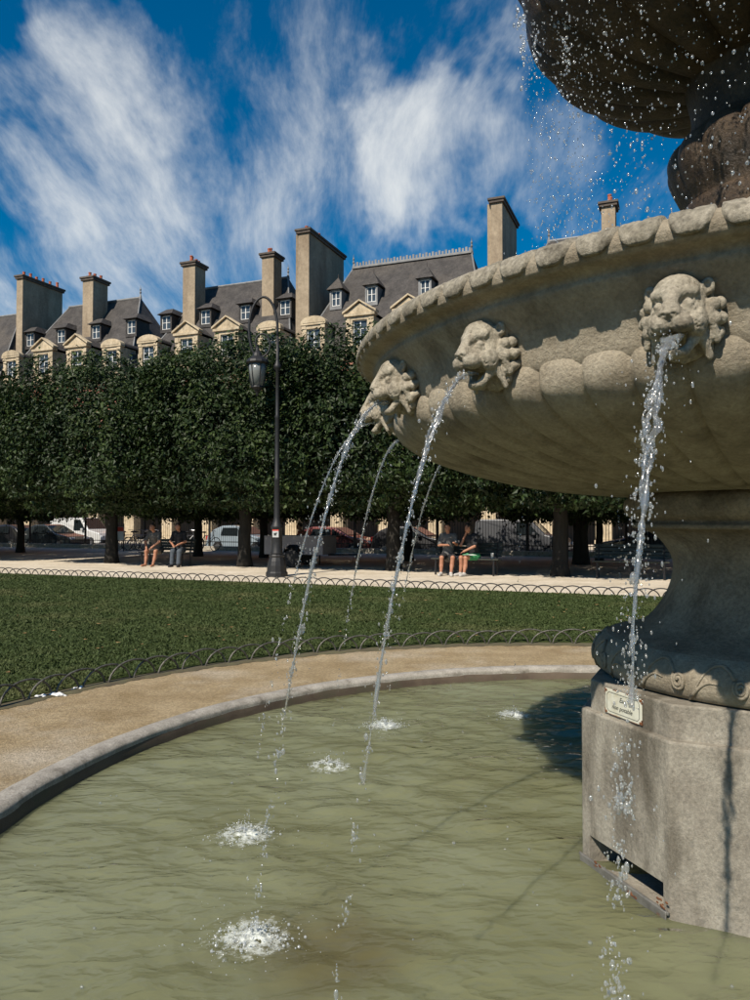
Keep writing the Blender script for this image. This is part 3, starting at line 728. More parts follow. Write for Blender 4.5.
def lion():
    c = Clay((-.155, -.05, -.165), (.155, .245, .175), .0034)
    c.ell((0, .012, -.002), (.108, .042, .130), .01)
    r_ = random.Random(4)
    # mane: flat curling locks lying against the bowl
    for ring, (ra, rb, y0, y1, n, w) in enumerate(((.080, .122, .060, .030, 13, .020), (.100, .134, .030, .006, 16, .018))):
        for k in range(n):
            a = 2 * math.pi * (k + .5 * ring) / n + r_.uniform(-.06, .06)
            if abs(a - 1.5 * math.pi) < .5: continue
            b = a + r_.uniform(.05, .28) * (1 if math.cos(a) > 0 else -1); q = r_.uniform(.94, 1.05)
            mid = ((ra + rb) / 2 * math.cos((a + b) / 2), (y0 + y1) / 2 + .012, (ra + rb) / 2 * math.sin((a + b) / 2) * 1.06)
            c.cap((ra * math.cos(a), y0, ra * math.sin(a) * 1.06), mid, w * .8, w, .004); c.cap(mid, (rb * .84 * q * math.cos(b), y1, rb * .88 * q * math.sin(b) * 1.06), w, w * .85, .008)
            e = a + math.pi / n
            c.cap((ra * math.cos(e), y0 + .012, ra * math.sin(e) * 1.06), (rb * math.cos(e), y1 + .018, rb * math.sin(e) * 1.06), .004, .006, .005, True)
    # skull and face planes
    c.ell((0, .070, .028), (.080, .080, .088), .015)
    c.ell((0, .104, .080), (.062, .052, .042), .025)                               # forehead
    for s in (-1, 1):
        c.ell((s * .056, .100, -.022), (.034, .050, .046), .02)                    # cheek
        c.cap((s * .016, .158, .060), (s * .060, .126, .066), .013, .012, .018)    # brow
        c.ell((s * .086, .062, .082), (.021, .018, .026), .005); c.ell((s * .088, .078, .082), (.010, .010, .014), .005, True)
    c.ell((0, .130, .000), (.044, .070, .042), .02)                                # muzzle
    c.cap((0, .140, .072), (0, .196, .004), .024, .024, .018)                      # broad nose bridge
    for s in (-1, 1):
        c.ell((s * .029, .176, -.030), (.033, .042, .029), .008)                   # lip pads
    c.ell((0, .208, -.002), (.031, .016, .014), .005)
    for s in (-1, 1):
        c.ell((s * .046, .164, .030), (.026, .026, .020), .007, True)              # eye sockets
        c.ell((s * .043, .139, .028), (.018, .014, .013), .003)                    # eyes
        c.cap((s * .026, .152, .021), (s * .060, .138, .014), .006, .005, .004)    # lower lid
        c.ell((s * .015, .221, -.007), (.007, .008, .005), .003, True)             # nostril
    c.cap((0, .222, -.014), (0, .206, -.052), .005, .005, .005, True)
    c.cap((-.05, .176, -.004), (-.020, .205, -.008), .004, .003, .005, True); c.cap((.05, .176, -.004), (.020, .205, -.008), .004, .003, .005, True)
    # lower jaw hanging open
    for s in (-1, 1): c.cap((s * .056, .080, -.058), (s * .024, .130, -.106), .019, .016, .010)
    c.ell((0, .128, -.112), (.034, .032, .017), .010)
    c.ell((0, .165, -.078), (.034, .085, .022), .006, True)                        # open mouth
    for s in (-1, 1):
        c.cap((s * .062, .085, -.045), (s * .085, .05, -.125), .018, .010, .006); c.cap((s * .085, .07, .0), (s * .105, .045, -.075), .020, .012, .005)
        c.cap((s * .078, .085, -.01), (s * .092, .065, -.09), .005, .004, .005, True)
    for s in (-1, 1):
        c.cap((s * .012, .168, .098), (s * .020, .160, .066), .0025, .0035, .006, True)   # furrows
        for q in range(3): c.cap((s * (.045 + .012 * q), .168 - .02 * q, -.030 + .008 * q), (s * (.058 + .010 * q), .150 - .022 * q, -.048), .0022, .0022, .004, True)
    c.rough(.0022, 75); c.rough(.0026, 190)
    return c.mesh('lion_head')
LM = lion()
for a in LIONS:
    o = link('lion_head', LM, M['stone_head'], fountain)
    # lean the face a little downward and seat it on the frieze
    o.matrix_local = Matrix.Rotation(a - math.pi / 2, 4, 'Z') @ Matrix.Translation((0, 1.868, 2.118)) @ Matrix.Rotation(R(-5), 4, 'X') @ Matrix.Diagonal((.88, .80, .92, 1))
def upper_part():
    prof = spline([(.40, 2.2), (.42, 3.02), (.405, 3.10), (.44, 3.18), (.475, 3.27), (.482, 3.335), (.455, 3.40), (.405, 3.445), (.382, 3.485), (.372, 3.58), (.395, 3.70), (.42, 3.80)], 6)
    def ribs(r, z, a, t):
        q = np.abs(np.sin(a * 8)) ** .5; env = np.exp(-((t - .50) / .16) ** 2)
        return r + env * (.035 * q - .022), z + 0 * a
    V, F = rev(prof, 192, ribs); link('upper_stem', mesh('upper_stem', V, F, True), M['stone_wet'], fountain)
    UP = .27
    prof = spline([(q, w + UP) for q, w in ((.30, 3.44), (.42, 3.452), (.55, 3.485), (.72, 3.545), (.90, 3.635), (1.05, 3.735), (1.145, 3.835), (1.190, 3.95), (1.205, 4.06), (1.20, 4.15), (1.235, 4.19), (1.265, 4.23), (1.265, 4.27), (1.22, 4.30), (1.10, 4.28), (.9, 4.15), (.3, 3.9))], 6)
    def petals(r, z, a, t):
        q = np.abs(np.sin(a * 10)) ** .45; env = np.clip(t / .10, 0, 1) * np.clip((.56 - t) / .08, 0, 1)
        push = env * (.055 * q - .04); n_ = .012 * vnoise(np.cos(a) * 12 + 40 + 0 * t, np.sin(a) * 12 + 40 + 0 * t, t * 40 + 0 * a)
        return r + push + n_, z - push * .5
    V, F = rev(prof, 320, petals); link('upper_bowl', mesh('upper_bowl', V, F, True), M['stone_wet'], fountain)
upper_part()

# enamel plate on the plinth
def plate():
    w, h = .245, .112
    ang = PL_A; ap = PL_AP * .965
    s = empty('enamel_sign'); tag(s, 'small white enamel plate on the stone plinth reading eau non potable', 'sign')
    s.matrix_world = Matrix.Translation((FC[0] + math.cos(ang) * (ap + .0015), FC[1] + math.sin(ang) * (ap + .0015), .727)) @ Matrix.Rotation(ang + math.pi / 2, 4, 'Z') @ Matrix.Translation((-.02, 0, 0))
    MB().cbox(-w / 2, w / 2, -.006, 0, -h / 2, h / 2, .002).build('plate', M['enamel'], s)
    fr = MB(); t = .0016; a, b, c = w / 2 - .014, h / 2 - .013, .012
    P = [(-a + c, -b), (a - c, -b), (a, -b + c), (a, b - c), (a - c, b), (-a + c, b), (-a, b - c), (-a, -b + c)]
    for i in range(8):
        p, q = Vector(P[i]), Vector(P[(i + 1) % 8]); d = (q - p).normalized(); n = Vector((-d.y, d.x)) * t * .5
        pts = [p + n, p - n, q - n, q + n]
        fr.prism([(v.x, v.y) for v in pts][::-1], -.0072, -.0055)
    fr.build('border_line', M['enamel_ink'], s)
    rs = MB()
    for sx in (-1, 1):
        for sz in (-1, 1):
            rs.ball((sx * (w / 2 - .008), -.0065, sz * (h / 2 - .008)), .0065, 8, 6, (1, .5, 1))
            rs.cbox(sx * (w / 2) - .0035, sx * (w / 2) + .0015, -.0066, .0004, sz * h / 2 - (.022 if sz > 0 else -.0), sz * h / 2 + (.0 if sz > 0 else .022), .001)
    for x0, x1, zz in ((-.10, -.02, -1), (.02, .08, 1), (-.07, -.04, 1), (.05, .10, -1)):
        rs.cbox(x0, x1, -.0063, .0004, zz * h / 2 - .0015, zz * h / 2 + .0015, .0007)
    rs.build('rust_patch', M['rust'], s)['kind'] = 'stuff'
    for txt, sz, x, z in (('Eau', .030, -.002, .012), ('non potable', .0285, -.006, -.026)):
        cu = bpy.data.curves.new('lettering', 'FONT'); cu.body = txt; cu.size = sz; cu.align_x = 'CENTER'; cu.shear = .28; cu.extrude = .0006; cu.resolution_u = 3
        to = bpy.data.objects.new('tmp', cu); COL.objects.link(to); bpy.context.view_layer.update()
        me = bpy.data.meshes.new_from_object(to.evaluated_get(bpy.context.evaluated_depsgraph_get())); bpy.data.objects.remove(to)
        me.name = 'lettering'; me.materials.clear()
        link('lettering', me, M['enamel_ink'], s, (x, -.0068, z), (R(90), 0, 0))
plate()

# ---------------------------------------------------------------- falling water
def drops_mesh(name, pts, rads, stretch=None, sub=1):
    """many small round drops in one mesh"""
    t = (1 + 5 ** .5) / 2
    B = np.array([(-1, t, 0), (1, t, 0), (-1, -t, 0), (1, -t, 0), (0, -1, t), (0, 1, t), (0, -1, -t), (0, 1, -t), (t, 0, -1), (t, 0, 1), (-t, 0, -1), (-t, 0, 1)]) / math.sqrt(1 + t * t)
    Fb = [(0, 11, 5), (0, 5, 1), (0, 1, 7), (0, 7, 10), (0, 10, 11), (1, 5, 9), (5, 11, 4), (11, 10, 2), (10, 7, 6), (7, 1, 8), (3, 9, 4), (3, 4, 2), (3, 2, 6), (3, 6, 8), (3, 8, 9), (4, 9, 5), (2, 4, 11), (6, 2, 10), (8, 6, 7), (9, 8, 1)]
    if sub:
        V = [tuple(v) for v in B]; mid = {}; F2 = []
        def m_(a, b):
            k = (min(a, b), max(a, b))
            if k not in mid:
                p = (np.array(V[a]) + np.array(V[b])); p = p / np.linalg.norm(p); V.append(tuple(p)); mid[k] = len(V) - 1
            return mid[k]
        for a, b, c in Fb:
            x, y, z = m_(a, b), m_(b, c), m_(c, a); F2 += [(a, x, z), (b, y, x), (c, z, y), (x, y, z)]
        B = np.array(V); Fb = F2
    Fb = np.array(Fb); n = len(pts); pts = np.asarray(pts); rads = np.asarray(rads)
    st = np.ones((n, 3)) if stretch is None else np.asarray(stretch)
    V = pts[:, None, :] + B[None] * rads[:, None, None] * st[:, None, :]
    V += (rads[:, None, None] * .28) * (vnoise(V[..., 0] * 70, V[..., 1] * 70, V[..., 2] * 70))[..., None] * B[None]
    F = (Fb[None] + (np.arange(n) * len(B))[:, None, None]).reshape(-1, 3)
    return mesh(name, V.reshape(-1, 3), F, True)
def jet(mouth, land, width, brk, label, thin=1.0, seed=0, dens=1.0, skip=.38, gap=.22):
    r_ = np.random.default_rng(seed); m = np.array(mouth); l = np.array(land); g = m[2] - l[2]
    def P(s): return np.array([m[0] + s * (l[0] - m[0]), m[1] + s * (l[1] - m[1]), m[2] - g * s * s])
    root = empty('water_jet', tuple(P(1.0))); tag(root, label, 'water jet', 'jets spouting from the lion mouths')
    root.location = tuple(m)
    mb = MB()
    # twisting strands of the unbroken part
    ns = 5 if width > .02 else 3
    ends = [brk * w for w in (1.0, .93, .80, .66, .52)]
    for q in range(ns):
        N_ = int(230 * brk) + 14; path = []; rad = []; ph = r_.uniform(0, 6.28); sp = r_.uniform(16, 34)
        for i in range(N_):
            s = -.02 + (ends[q] + .02) * i / (N_ - 1); p = P(max(s, 0)) if s >= 0 else P(0)
            if s < 0: p = p - np.append((l - m)[:2], 0) * .02 / 1 * (i == 0)
            ww = width * (1 - .74 * min(1, s / max(brk * .75, .01))) * (.55 + .45 * math.sin(s * 19 + seed)) if s > .05 else width * .75
            d = l - m; side = np.array([-d[1], d[0], 0]); side /= np.linalg.norm(side); fw = np.array([d[0], d[1], 0]); fw /= np.linalg.norm(fw)
            w = ph + sp * s; k = .42 * ww
            jx = [(.55 + .9 * s) * ww * float(vnoise(np.array(s * 42.0 + 7 * q), np.array(3.0 * q + seed), np.array(z_))) for z_ in (1.5, 9.5)]
            path.append(tuple(p + side * (k * math.cos(w) + jx[0]) + fw * (k * .6 * math.sin(w) + jx[1]) - m))
            rad.append(max(.0011, thin * (.0026 + width * .072) * max(.12, 1 + (.9 + 2.6 * s) * float(vnoise(np.array(s * 75.0 + 11 * q), np.array(5.0 * q + seed), np.array(4.5)))) * (1 - .30 * s)))
        mb.tube(path, rad, 7)
    mb.build('stream', M['water_clear'], root, True)
    # beads, more and farther apart towards the landing
    pts = []; rad = []; st = []
    n = int(420 * dens)
    for i in range(n):
        s = r_.uniform(.0, 1.0) ** .6
        if s > brk and r_.random() < .45 * (s - brk) / (1 - brk) + skip: continue
        cl = round(s * 38 + seed); rr = random.Random(cl * 13 + seed)
        if s > brk:
            s = (cl - seed + rr.uniform(-.34, .34)) / 38 + r_.normal(0, .0050)
            if rr.random() < gap or s > 1: continue
        spread = width * (.42 if s < brk else .34) + .004
        p = P(s) + r_.normal(0, 1, 3) * np.array([spread, spread, spread]) * (.55 if r_.random() < .93 else 2.2)
        pts.append(p - m); q = r_.lognormal(-6.2, .45) * (1.0 if s < brk else 1.25) * thin; rad.append(min(q, .0095)); e = r_.uniform(1, 2.4); st.append((1, r_.uniform(.7, 1), e))
    link('drop_trail', drops_mesh('drop_trail', pts, rad, st), M['drop'], root)['kind'] = 'stuff'
def mouth(k, r=1.975, z=2.046):
    a = LIONS[0] + R(20.0) * k; return (FC[0] + r * math.cos(a), FC[1] + r * math.sin(a), z)
JW = WATER_Z
jet(mouth(0, 1.975), (.437, 1.51, JW), .064, .66, 'thick water jet from the lion mouth above the enamel sign', .86, 1, 3.6, .0, .06)
jet(mouth(-1, 1.975), (-.14, 2.15, JW), .030, .78, 'water jet from the lion mouth just left of the bare gadroons', .9, 2, 1.8, .2)
jet(mouth(-2, 1.98), (-.47, 2.90, JW), .032, .78, 'water jet from the lion mouth at the outer curve of the bowl', .95, 3, 1.9, .15)
jet(mouth(-3, 1.98), (-.66, 3.84, JW), .018, .62, 'water jet of the lion head peeking from behind the bowl edge', .9, 4, 1.2, .2)
jet(mouth(-4, 1.98), (-.30, 4.90, JW), .022, .70, 'thin water jet falling behind the bowl onto the middle splash', 1.0, 5, .8)
jet(mouth(-5, 1.98), (.07, 5.86, JW), .022, .70, 'thin water jet behind the bowl landing on the far foam patch', 1.0, 6, .8)
jet(mouth(-6, 1.98), (1.13, 6.18, JW), .016, .30, 'beaded water jet dripping behind the bowl in front of the van', .9, 7, .6)
jet(mouth(-7, 1.98), (2.12, 6.45, JW), .014, .28, 'faint beaded water jet falling just behind the stone column', .9, 8, .6)
def splashes():
    for i, (x, y, s) in enumerate(SPLASH):
        r_ = np.random.default_rng(40 + i); n = int(900 * (s / .12))
        d = np.abs(r_.normal(0, .48, n)) * s; a = r_.uniform(0, 6.28, n)
        px = d * np.cos(a) * 1.15; py = d * np.sin(a) * .9
        up = np.where(r_.random(n) < .32, np.abs(r_.normal(0, .035, n)) * np.exp(-d / s), 0)
        rad = np.clip(r_.lognormal(-6.25, .5, n), .0008, .006); pz = up + rad * .25 + .004
        pts = np.stack([px, py, pz], -1)
        far = int(60); fd = r_.uniform(.3, 1.7, far) * s * 1.5; fa = r_.uniform(0, 6.28, far)
        pts[:, 2] *= 1.0
        pts = np.vstack([pts, np.stack([fd * np.cos(fa), fd * np.sin(fa), np.abs(r_.normal(0, .03, far)) + .004], -1)]); rad = np.append(rad, np.clip(r_.lognormal(-6.7, .4, far), .0007, .003))
        o = empty('splash', (x, y, WATER_Z + .004)); link('spray', drops_mesh('spray', pts, rad), M['foam'], o)['kind'] = 'stuff'
        fn = 26; fv, ff = rev([(s * 1.75 * (q + .05) / fn, 0) for q in range(fn)], 64)
        fv[:, 2] = .009 * vnoise(fv[:, 0] * 30 + i * 7, fv[:, 1] * 30, 0 * fv[:, 0]) + .020 * np.exp(-(np.hypot(fv[:, 0], fv[:, 1]) / (s * .5)) ** 2) * (.5 + 1.6 * vnoise(fv[:, 0] * 45 + i, fv[:, 1] * 45, 0 * fv[:, 0])) + .008
        link('foam', mesh('foam', fv, ff[:, ::-1], True), M['foam_sheet'], o)
        tag(o, ['white splash of spray nearest the kerb under the outer lion jet', 'largest white splash over the darker brown patch of water', 'small splash between the kerb and the thin jets',
                'foamy splash patch near the far kerb', 'faint splash in the bowl shadow beside the plinth'][i], 'splash', 'splashes where jets land')
    # bubbles drifting on the pool
    n = 520; r_ = np.random.default_rng(9); a = r_.uniform(0, 6.28, n); d = POOL_R * .97 * np.sqrt(r_.random(n))
    x = PC[0] + d * np.cos(a); y = PC[1] + d * np.sin(a); ok = (np.hypot(x - FC[0], y - FC[1]) > 1.1) & (y > .9); x, y = x[ok], y[ok]
    rad = np.clip(r_.lognormal(-5.5, .5, len(x)), .002, .010); pts = np.stack([x, y, np.full(len(x), WATER_Z + .001)], -1)
    tag(link('water_bubbles', drops_mesh('water_bubbles', pts, rad), M['water_clear']), 'small bubbles and drops dotting the green pool water', 'bubbles', kind='stuff')
splashes()
def shower():
    r_ = np.random.default_rng(21); pts = []; rad = []
    def fall(n, a0, a1, r0, r1, z0, z1, mu, sg):
        a = r_.uniform(R(a0), R(a1), n); rr = r_.uniform(r0, r1, n); t = r_.random(n) ** 1.35; z = z0 - (z0 - z1) * t
        rr = rr + .05 * (1 - (z - z1) / (z0 - z1)) * r_.normal(0, 1, n)
        for i in range(n):
            pts.append((FC[0] + rr[i] * math.cos(a[i]), FC[1] + rr[i] * math.sin(a[i]), z[i])); rad.append(min(.009, math.exp(r_.normal(mu - .22, sg))))
    fall(1700, 150, 215, .92, 1.20, 4.05, 2.42, -5.72, .38)
    fall(800, 170, 250, .55, 1.05, 3.85, 2.42, -5.65, .38)
    fall(420, 210, 290, 1.18, 1.33, 4.48, 2.45, -5.3, .4)
    # runnels clinging under the upper bowl
    for k in range(70):
        a = R(r_.uniform(165, 290)); q = r_.integers(6, 26); r1 = r_.uniform(1.02, 1.29); zz = r_.uniform(3.85, 4.5)
        for j in range(q):
            pts.append((FC[0] + (r1 + r_.normal(0, .012)) * math.cos(a + r_.normal(0, .006)), FC[1] + (r1 + r_.normal(0, .012)) * math.sin(a + r_.normal(0, .006)), zz - j * r_.uniform(.006, .02)))
            rad.append(min(.009, math.exp(r_.normal(-5.5, .45))))
    st = np.stack([r_.uniform(.7, 1.2, len(pts)), r_.uniform(.7, 1.2, len(pts)), r_.uniform(.8, 1.8, len(pts))], -1)
    tag(link('falling_drops', drops_mesh('falling_drops', pts, rad, st), M['drop']), 'drops raining down from the dark upper bowl', 'water drops', kind='stuff')
shower()

# ================================================================ GARDEN EDGING
def edging():
    n = 14; path = [(.26 * math.cos(math.pi * (1 - i / n)), 0, -.04 + .225 * math.sin(math.pi * i / n) ** .8) for i in range(n + 1)]
    near = MB().tube(path, .0095, 6, True).me('hoop', True)
    e = empty('hoop_edging', (FC[0], FC[1], GROUND_Z)); tag(e, 'low iron hoop edging curving round the gravel ring', 'edging')
    rr = LAWN_R - .05; cnt = 131
    for k in range(cnt):
        a = 2 * math.pi * k / cnt
        if math.cos(a - R(95)) < -.35: continue
        link('hoop', near, M['hoop_iron'], e, (rr * math.cos(a), rr * math.sin(a), rnd.uniform(-.012, .008)), (R(rnd.uniform(-5, 5)), R(rnd.uniform(-3, 3)), a + math.pi / 2 + R(2.5)))
    e2 = empty('hoop_edging', W(0, LAWN_V + .08, GROUND_Z), FA); tag(e2, 'straight low iron hoop edging between lawn and pale walk', 'edging')
    far = MB().tube(path, .0125, 5, True).me('hoop_far', True)
    for k in range(118):
        link('hoop', far, M['iron'], e2, (-23 + k * .28, 0, rnd.uniform(-.012, .008)), (0, R(rnd.uniform(-3, 3)), R(rnd.uniform(-4, 4))))
edging()
def litter():
    for i, (px, py, s, lab) in enumerate(((42, 697, .055, 'crumpled white paper on the gravel by the hoop edging'), (58, 695, .05, 'long torn white scrap beside the crumpled paper'), (79, 689, .035, 'small white scrap of paper under a hoop'))):
        Z = (CAMZ - GROUND_Z) * 750 / (py - 520.3); X = (px - 375) / 750 * Z
        c = Clay((-.12, -.08, -.03), (.12, .08, .07), .006); r_ = random.Random(i)
        c.ell((0, 0, .012), ((.05, .085, .03)[i], .03, .018), .01)
        for q in range(4): c.ell((r_.uniform(-.05, .05), r_.uniform(-.03, .03), .012), (.022, .018, .018), .004)
        c.rough(.02, 40); o = link('paper_scrap', c.mesh('paper_scrap'), M['litter'], None, (X, Z, GROUND_Z - .004), (0, 0, r_.uniform(0, 1))); tag(o, lab, 'litter')
litter()
def fallen():
    r_ = np.random.default_rng(5); n = 130; a = r_.uniform(-.6, .45, n); d = r_.uniform(7.5, 16, n); x = d * np.sin(a); y = d * np.cos(a)
    ok = (np.hypot(x - FC[0], y - FC[1]) > LAWN_R + .1) & (x * EV[0] + y * EV[1] < LAWN_V - .1); x, y = x[ok], y[ok]; n = len(x)
    th = r_.uniform(0, 6.28, n); w = r_.uniform(.018, .035, n); z = GROUND_Z + .065 + r_.uniform(0, .008, n)
    q = [np.stack([x + w * k * np.cos(th + t), y + w * k * np.sin(th + t), z + dz], -1) for t, k, dz in ((0, 1.3, .004), (1.57, .7, 0), (3.14, 1, .006), (4.71, .7, 0))]
    V = np.stack(q, 1).reshape(-1, 3); i = np.arange(n)[:, None] * 4; F = np.vstack([i + [0, 1, 2], i + [0, 2, 3]])
    mat('dry_leaf', (.20, .10, .035), (.36, .22, .09), 3, .8); tag(link('fallen_leaves', mesh('fallen_leaves', V, F), M['dry_leaf']), 'dry leaves strewn over the lawn', 'leaves', kind='stuff')
fallen()

# ================================================================ TREES
def crown_mesh(seed, w, d, z0, z1, n):
    r_ = np.random.default_rng(seed)
    # points in a clipped, rounded block with a knobbly skin
    k = n * 4; p = r_.uniform(-1, 1, (k, 3)); e = 5.0
    f = (np.abs(p) ** e).sum(1) ** (1 / e)
    bump = 1 + .16 * vnoise(p[:, 0] * 3 + seed, p[:, 1] * 3 + 11, p[:, 2] * 3 + 5) + .12 * vnoise(p[:, 0] * 7 + seed, p[:, 1] * 7 + 3, p[:, 2] * 7 + 8)
    f = f / bump * 1.02
    keep = (f < 1) & (r_.random(k) < .04 + 1.0 * np.clip((f - .55) / .45, 0, 1) ** 1.3)
    # thin it in patches so that darker hollows show
    hol = vnoise(p[:, 0] * w * 1.1 + 3, p[:, 1] * d * 1.1 + seed, p[:, 2] * 2.6 * 1.4)
    keep &= (r_.random(k) < np.clip(.80 + 1.5 * hol, .16, 1))
    p = p[keep][:n]; f = f[keep][:n]; n = len(p)
    c = p * np.array([w / 2, d / 2, (z1 - z0) / 2]) + np.array([0, 0, (z0 + z1) / 2])
    c[:, 2] += .18 * vnoise(c[:, 0] * .8 + seed, c[:, 1] * .8, 0 * c[:, 0]) * (p[:, 2] > .5)
    # hanging fringe along the bottom
    c[:, 2] -= np.where(p[:, 2] < -.86, np.abs(r_.normal(0, .17, n)), 0)
    c[:, 2] += np.where(p[:, 2] > .88, np.abs(r_.normal(0, .16, n)), 0)
    out = p * np.array([1, 1, .8]); out /= np.linalg.norm(out, axis=1)[:, None] + 1e-6
    nrm = out * .75 + np.array([0, 0, .55]) + r_.normal(0, .55, (n, 3)); nrm /= np.linalg.norm(nrm, axis=1)[:, None]
    t = r_.normal(0, 1, (n, 3)) + np.array([0, 0, -.9]); t -= nrm * (t * nrm).sum(1)[:, None]; t /= np.linalg.norm(t, axis=1)[:, None] + 1e-6
    b = np.cross(nrm, t); s = (.038 + .058 * r_.random(n) ** 1.4)[:, None]
    fold = nrm * s * .28
    V = np.stack([c - t * s, c - t * s * .15 + b * s * .62 + fold, c + t * s * 1.1, c - t * s * .15 - b * s * .62 + fold], 1).reshape(-1, 3)
    i = np.arange(n) * 4
    F = np.stack([np.stack([i, i + 1, i + 2], -1), np.stack([i, i + 2, i + 3], -1)], 1).reshape(-1, 3)
    me = mesh('crown', V, F)
    at = me.attributes.new('tint', 'FLOAT', 'FACE')
    tint = np.clip(r_.normal(.42, .2, n) + .9 * hol[keep][:n], 0, 1)
    at.data.foreach_set('value', np.repeat(tint, 2).astype(np.float32))
    return me
def trunk_mesh(seed, h, r0):
    r_ = random.Random(seed); mb = MB()
    path = [(r_.uniform(-.03, .03) * i / 4, r_.uniform(-.03, .03) * i / 4, -.08 + h * i / 6) for i in range(7)]
    mb.tube(path, [r0 * 1.45, r0 * 1.08, r0, r0 * .96, r0 * .92, r0 * .9, r0 * .85], 14)
    return mb, path[-1]
def limbs_mesh(seed, base, spread, zt):
    r_ = random.Random(seed + 50); mb = MB()
    for k in range(7):
        a = 2 * math.pi * k / 7 + r_.uniform(-.3, .3); L = spread * r_.uniform(.6, .95); up = r_.uniform(.25, 1.0)
        p0 = Vector(base) - Vector((0, 0, r_.uniform(.05, .5))); path = [tuple(p0)]
        for j in range(1, 6):
            t = j / 5; path.append((p0.x + L * math.cos(a + r_.uniform(-.12, .12)) * t, p0.y + L * math.sin(a + r_.uniform(-.12, .12)) * t, p0.z + (zt - p0.z) * up * t ** .8))
        mb.tube(path, [.075, .06, .048, .036, .025, .012], 6)
    return mb
CROWNS = [crown_mesh(s, 6.9, 6.2, 1.90, 6.82, 62000) for s in (1, 2, 3)]
def tree(u, v, ci, mirror, label, group, r0=.21, dz=0.0, sx=1.0):
    t = empty('linden_tree', W(u, v, GROUND_Z), FA + (math.pi if mirror else 0)); tag(t, label, 'tree', group)
    tm, top = trunk_mesh(int(u * 10) + 900, 2.35, r0); tk = tm.build('trunk', M['bark'], t, True)
    limbs_mesh(int(u * 7) + 300, top, 2.2, 5.6).build('limbs', M['bark'], tk, True)
    c = link('crown', CROWNS[ci], M['leaf'], t, (0, 0, dz)); c.scale = (sx, 1, 1)
row1 = [-45.5, -39, -32.6, -26.2, UX(112, 21.3), UX(245, 21.3), -8.0, UX(560, 20.9), 3.4, 9.6, 15.8]
for i, u in enumerate(row1):
    tree(u, 21.3 if i != 7 else 20.9, i % 3, i % 2 == 1, {4: 'front row clipped linden beside the bench of the bare legged sitter', 5: 'front row clipped linden just behind the street lamp', 7: 'front row clipped linden between the couple bench and the stone column'}.get(i, 'clipped linden in the front row, standing away from lamp and occupied benches'), 'front row of clipped lindens', dz=(.0, .12, -.08, .1, .02, .16, .05, .12, 0, .1, 0)[i], sx=(1, 1.05, .98)[i % 3])
row2 = [-48, -41.6, -35.2, -28.8, UX(197, 26.5), -15.6, -9.4, -3.2, UX(583, 26.5) + .0, 6.5, 12.8]
for i, u in enumerate(row2):
    tree(u, 26.6, (i + 1) % 3, i % 2 == 0, 'clipped linden tree in the back row before the iron railing', 'back row of clipped lindens', .17, dz=-.15)
for u in (UX(598, 28.5),):
    tree(u, 28.9, 2, True, 'slender trunked clipped linden close to the iron railing', None, .13, dz=-.1)

# ================================================================ IRON RAILING
def railing():
    f = empty('iron_railing', W(0, 32.0, GROUND_Z), FA); tag(f, 'black iron railing with spiked bars between garden and street', 'railing')
    MB().cbox(-60, 40, -.14, .14, -.05, .22, .02).build('base_kerb', M['kerb_stone'], f)
    r = MB(); r.box(-60, 40, -.02, .02, .42, .46); r.box(-60, 40, -.02, .02, 1.95, 1.99); r.build('rail', M['iron'], f)
    b = MB()
    for k in range(720):
        x = -50 + k * .125; b.tube([(x, 0, .2), (x, 0, 2.2)], .011, 4, False); b.tube([(x, 0, 2.2), (x, 0, 2.32)], [.02, .001], 4, False)
    o = b.build('bars', M['iron'], f); o['kind'] = 'stuff'
    pm = MB().cbox(-.045, .045, -.045, .045, .2, 2.35, .008).ball((0, 0, 2.42), .07, 8, 6).me('post')
    for k in range(23): link('post', pm, M['iron'], f, (-50 + k * 4.0 + .06, 0, 0))
railing()

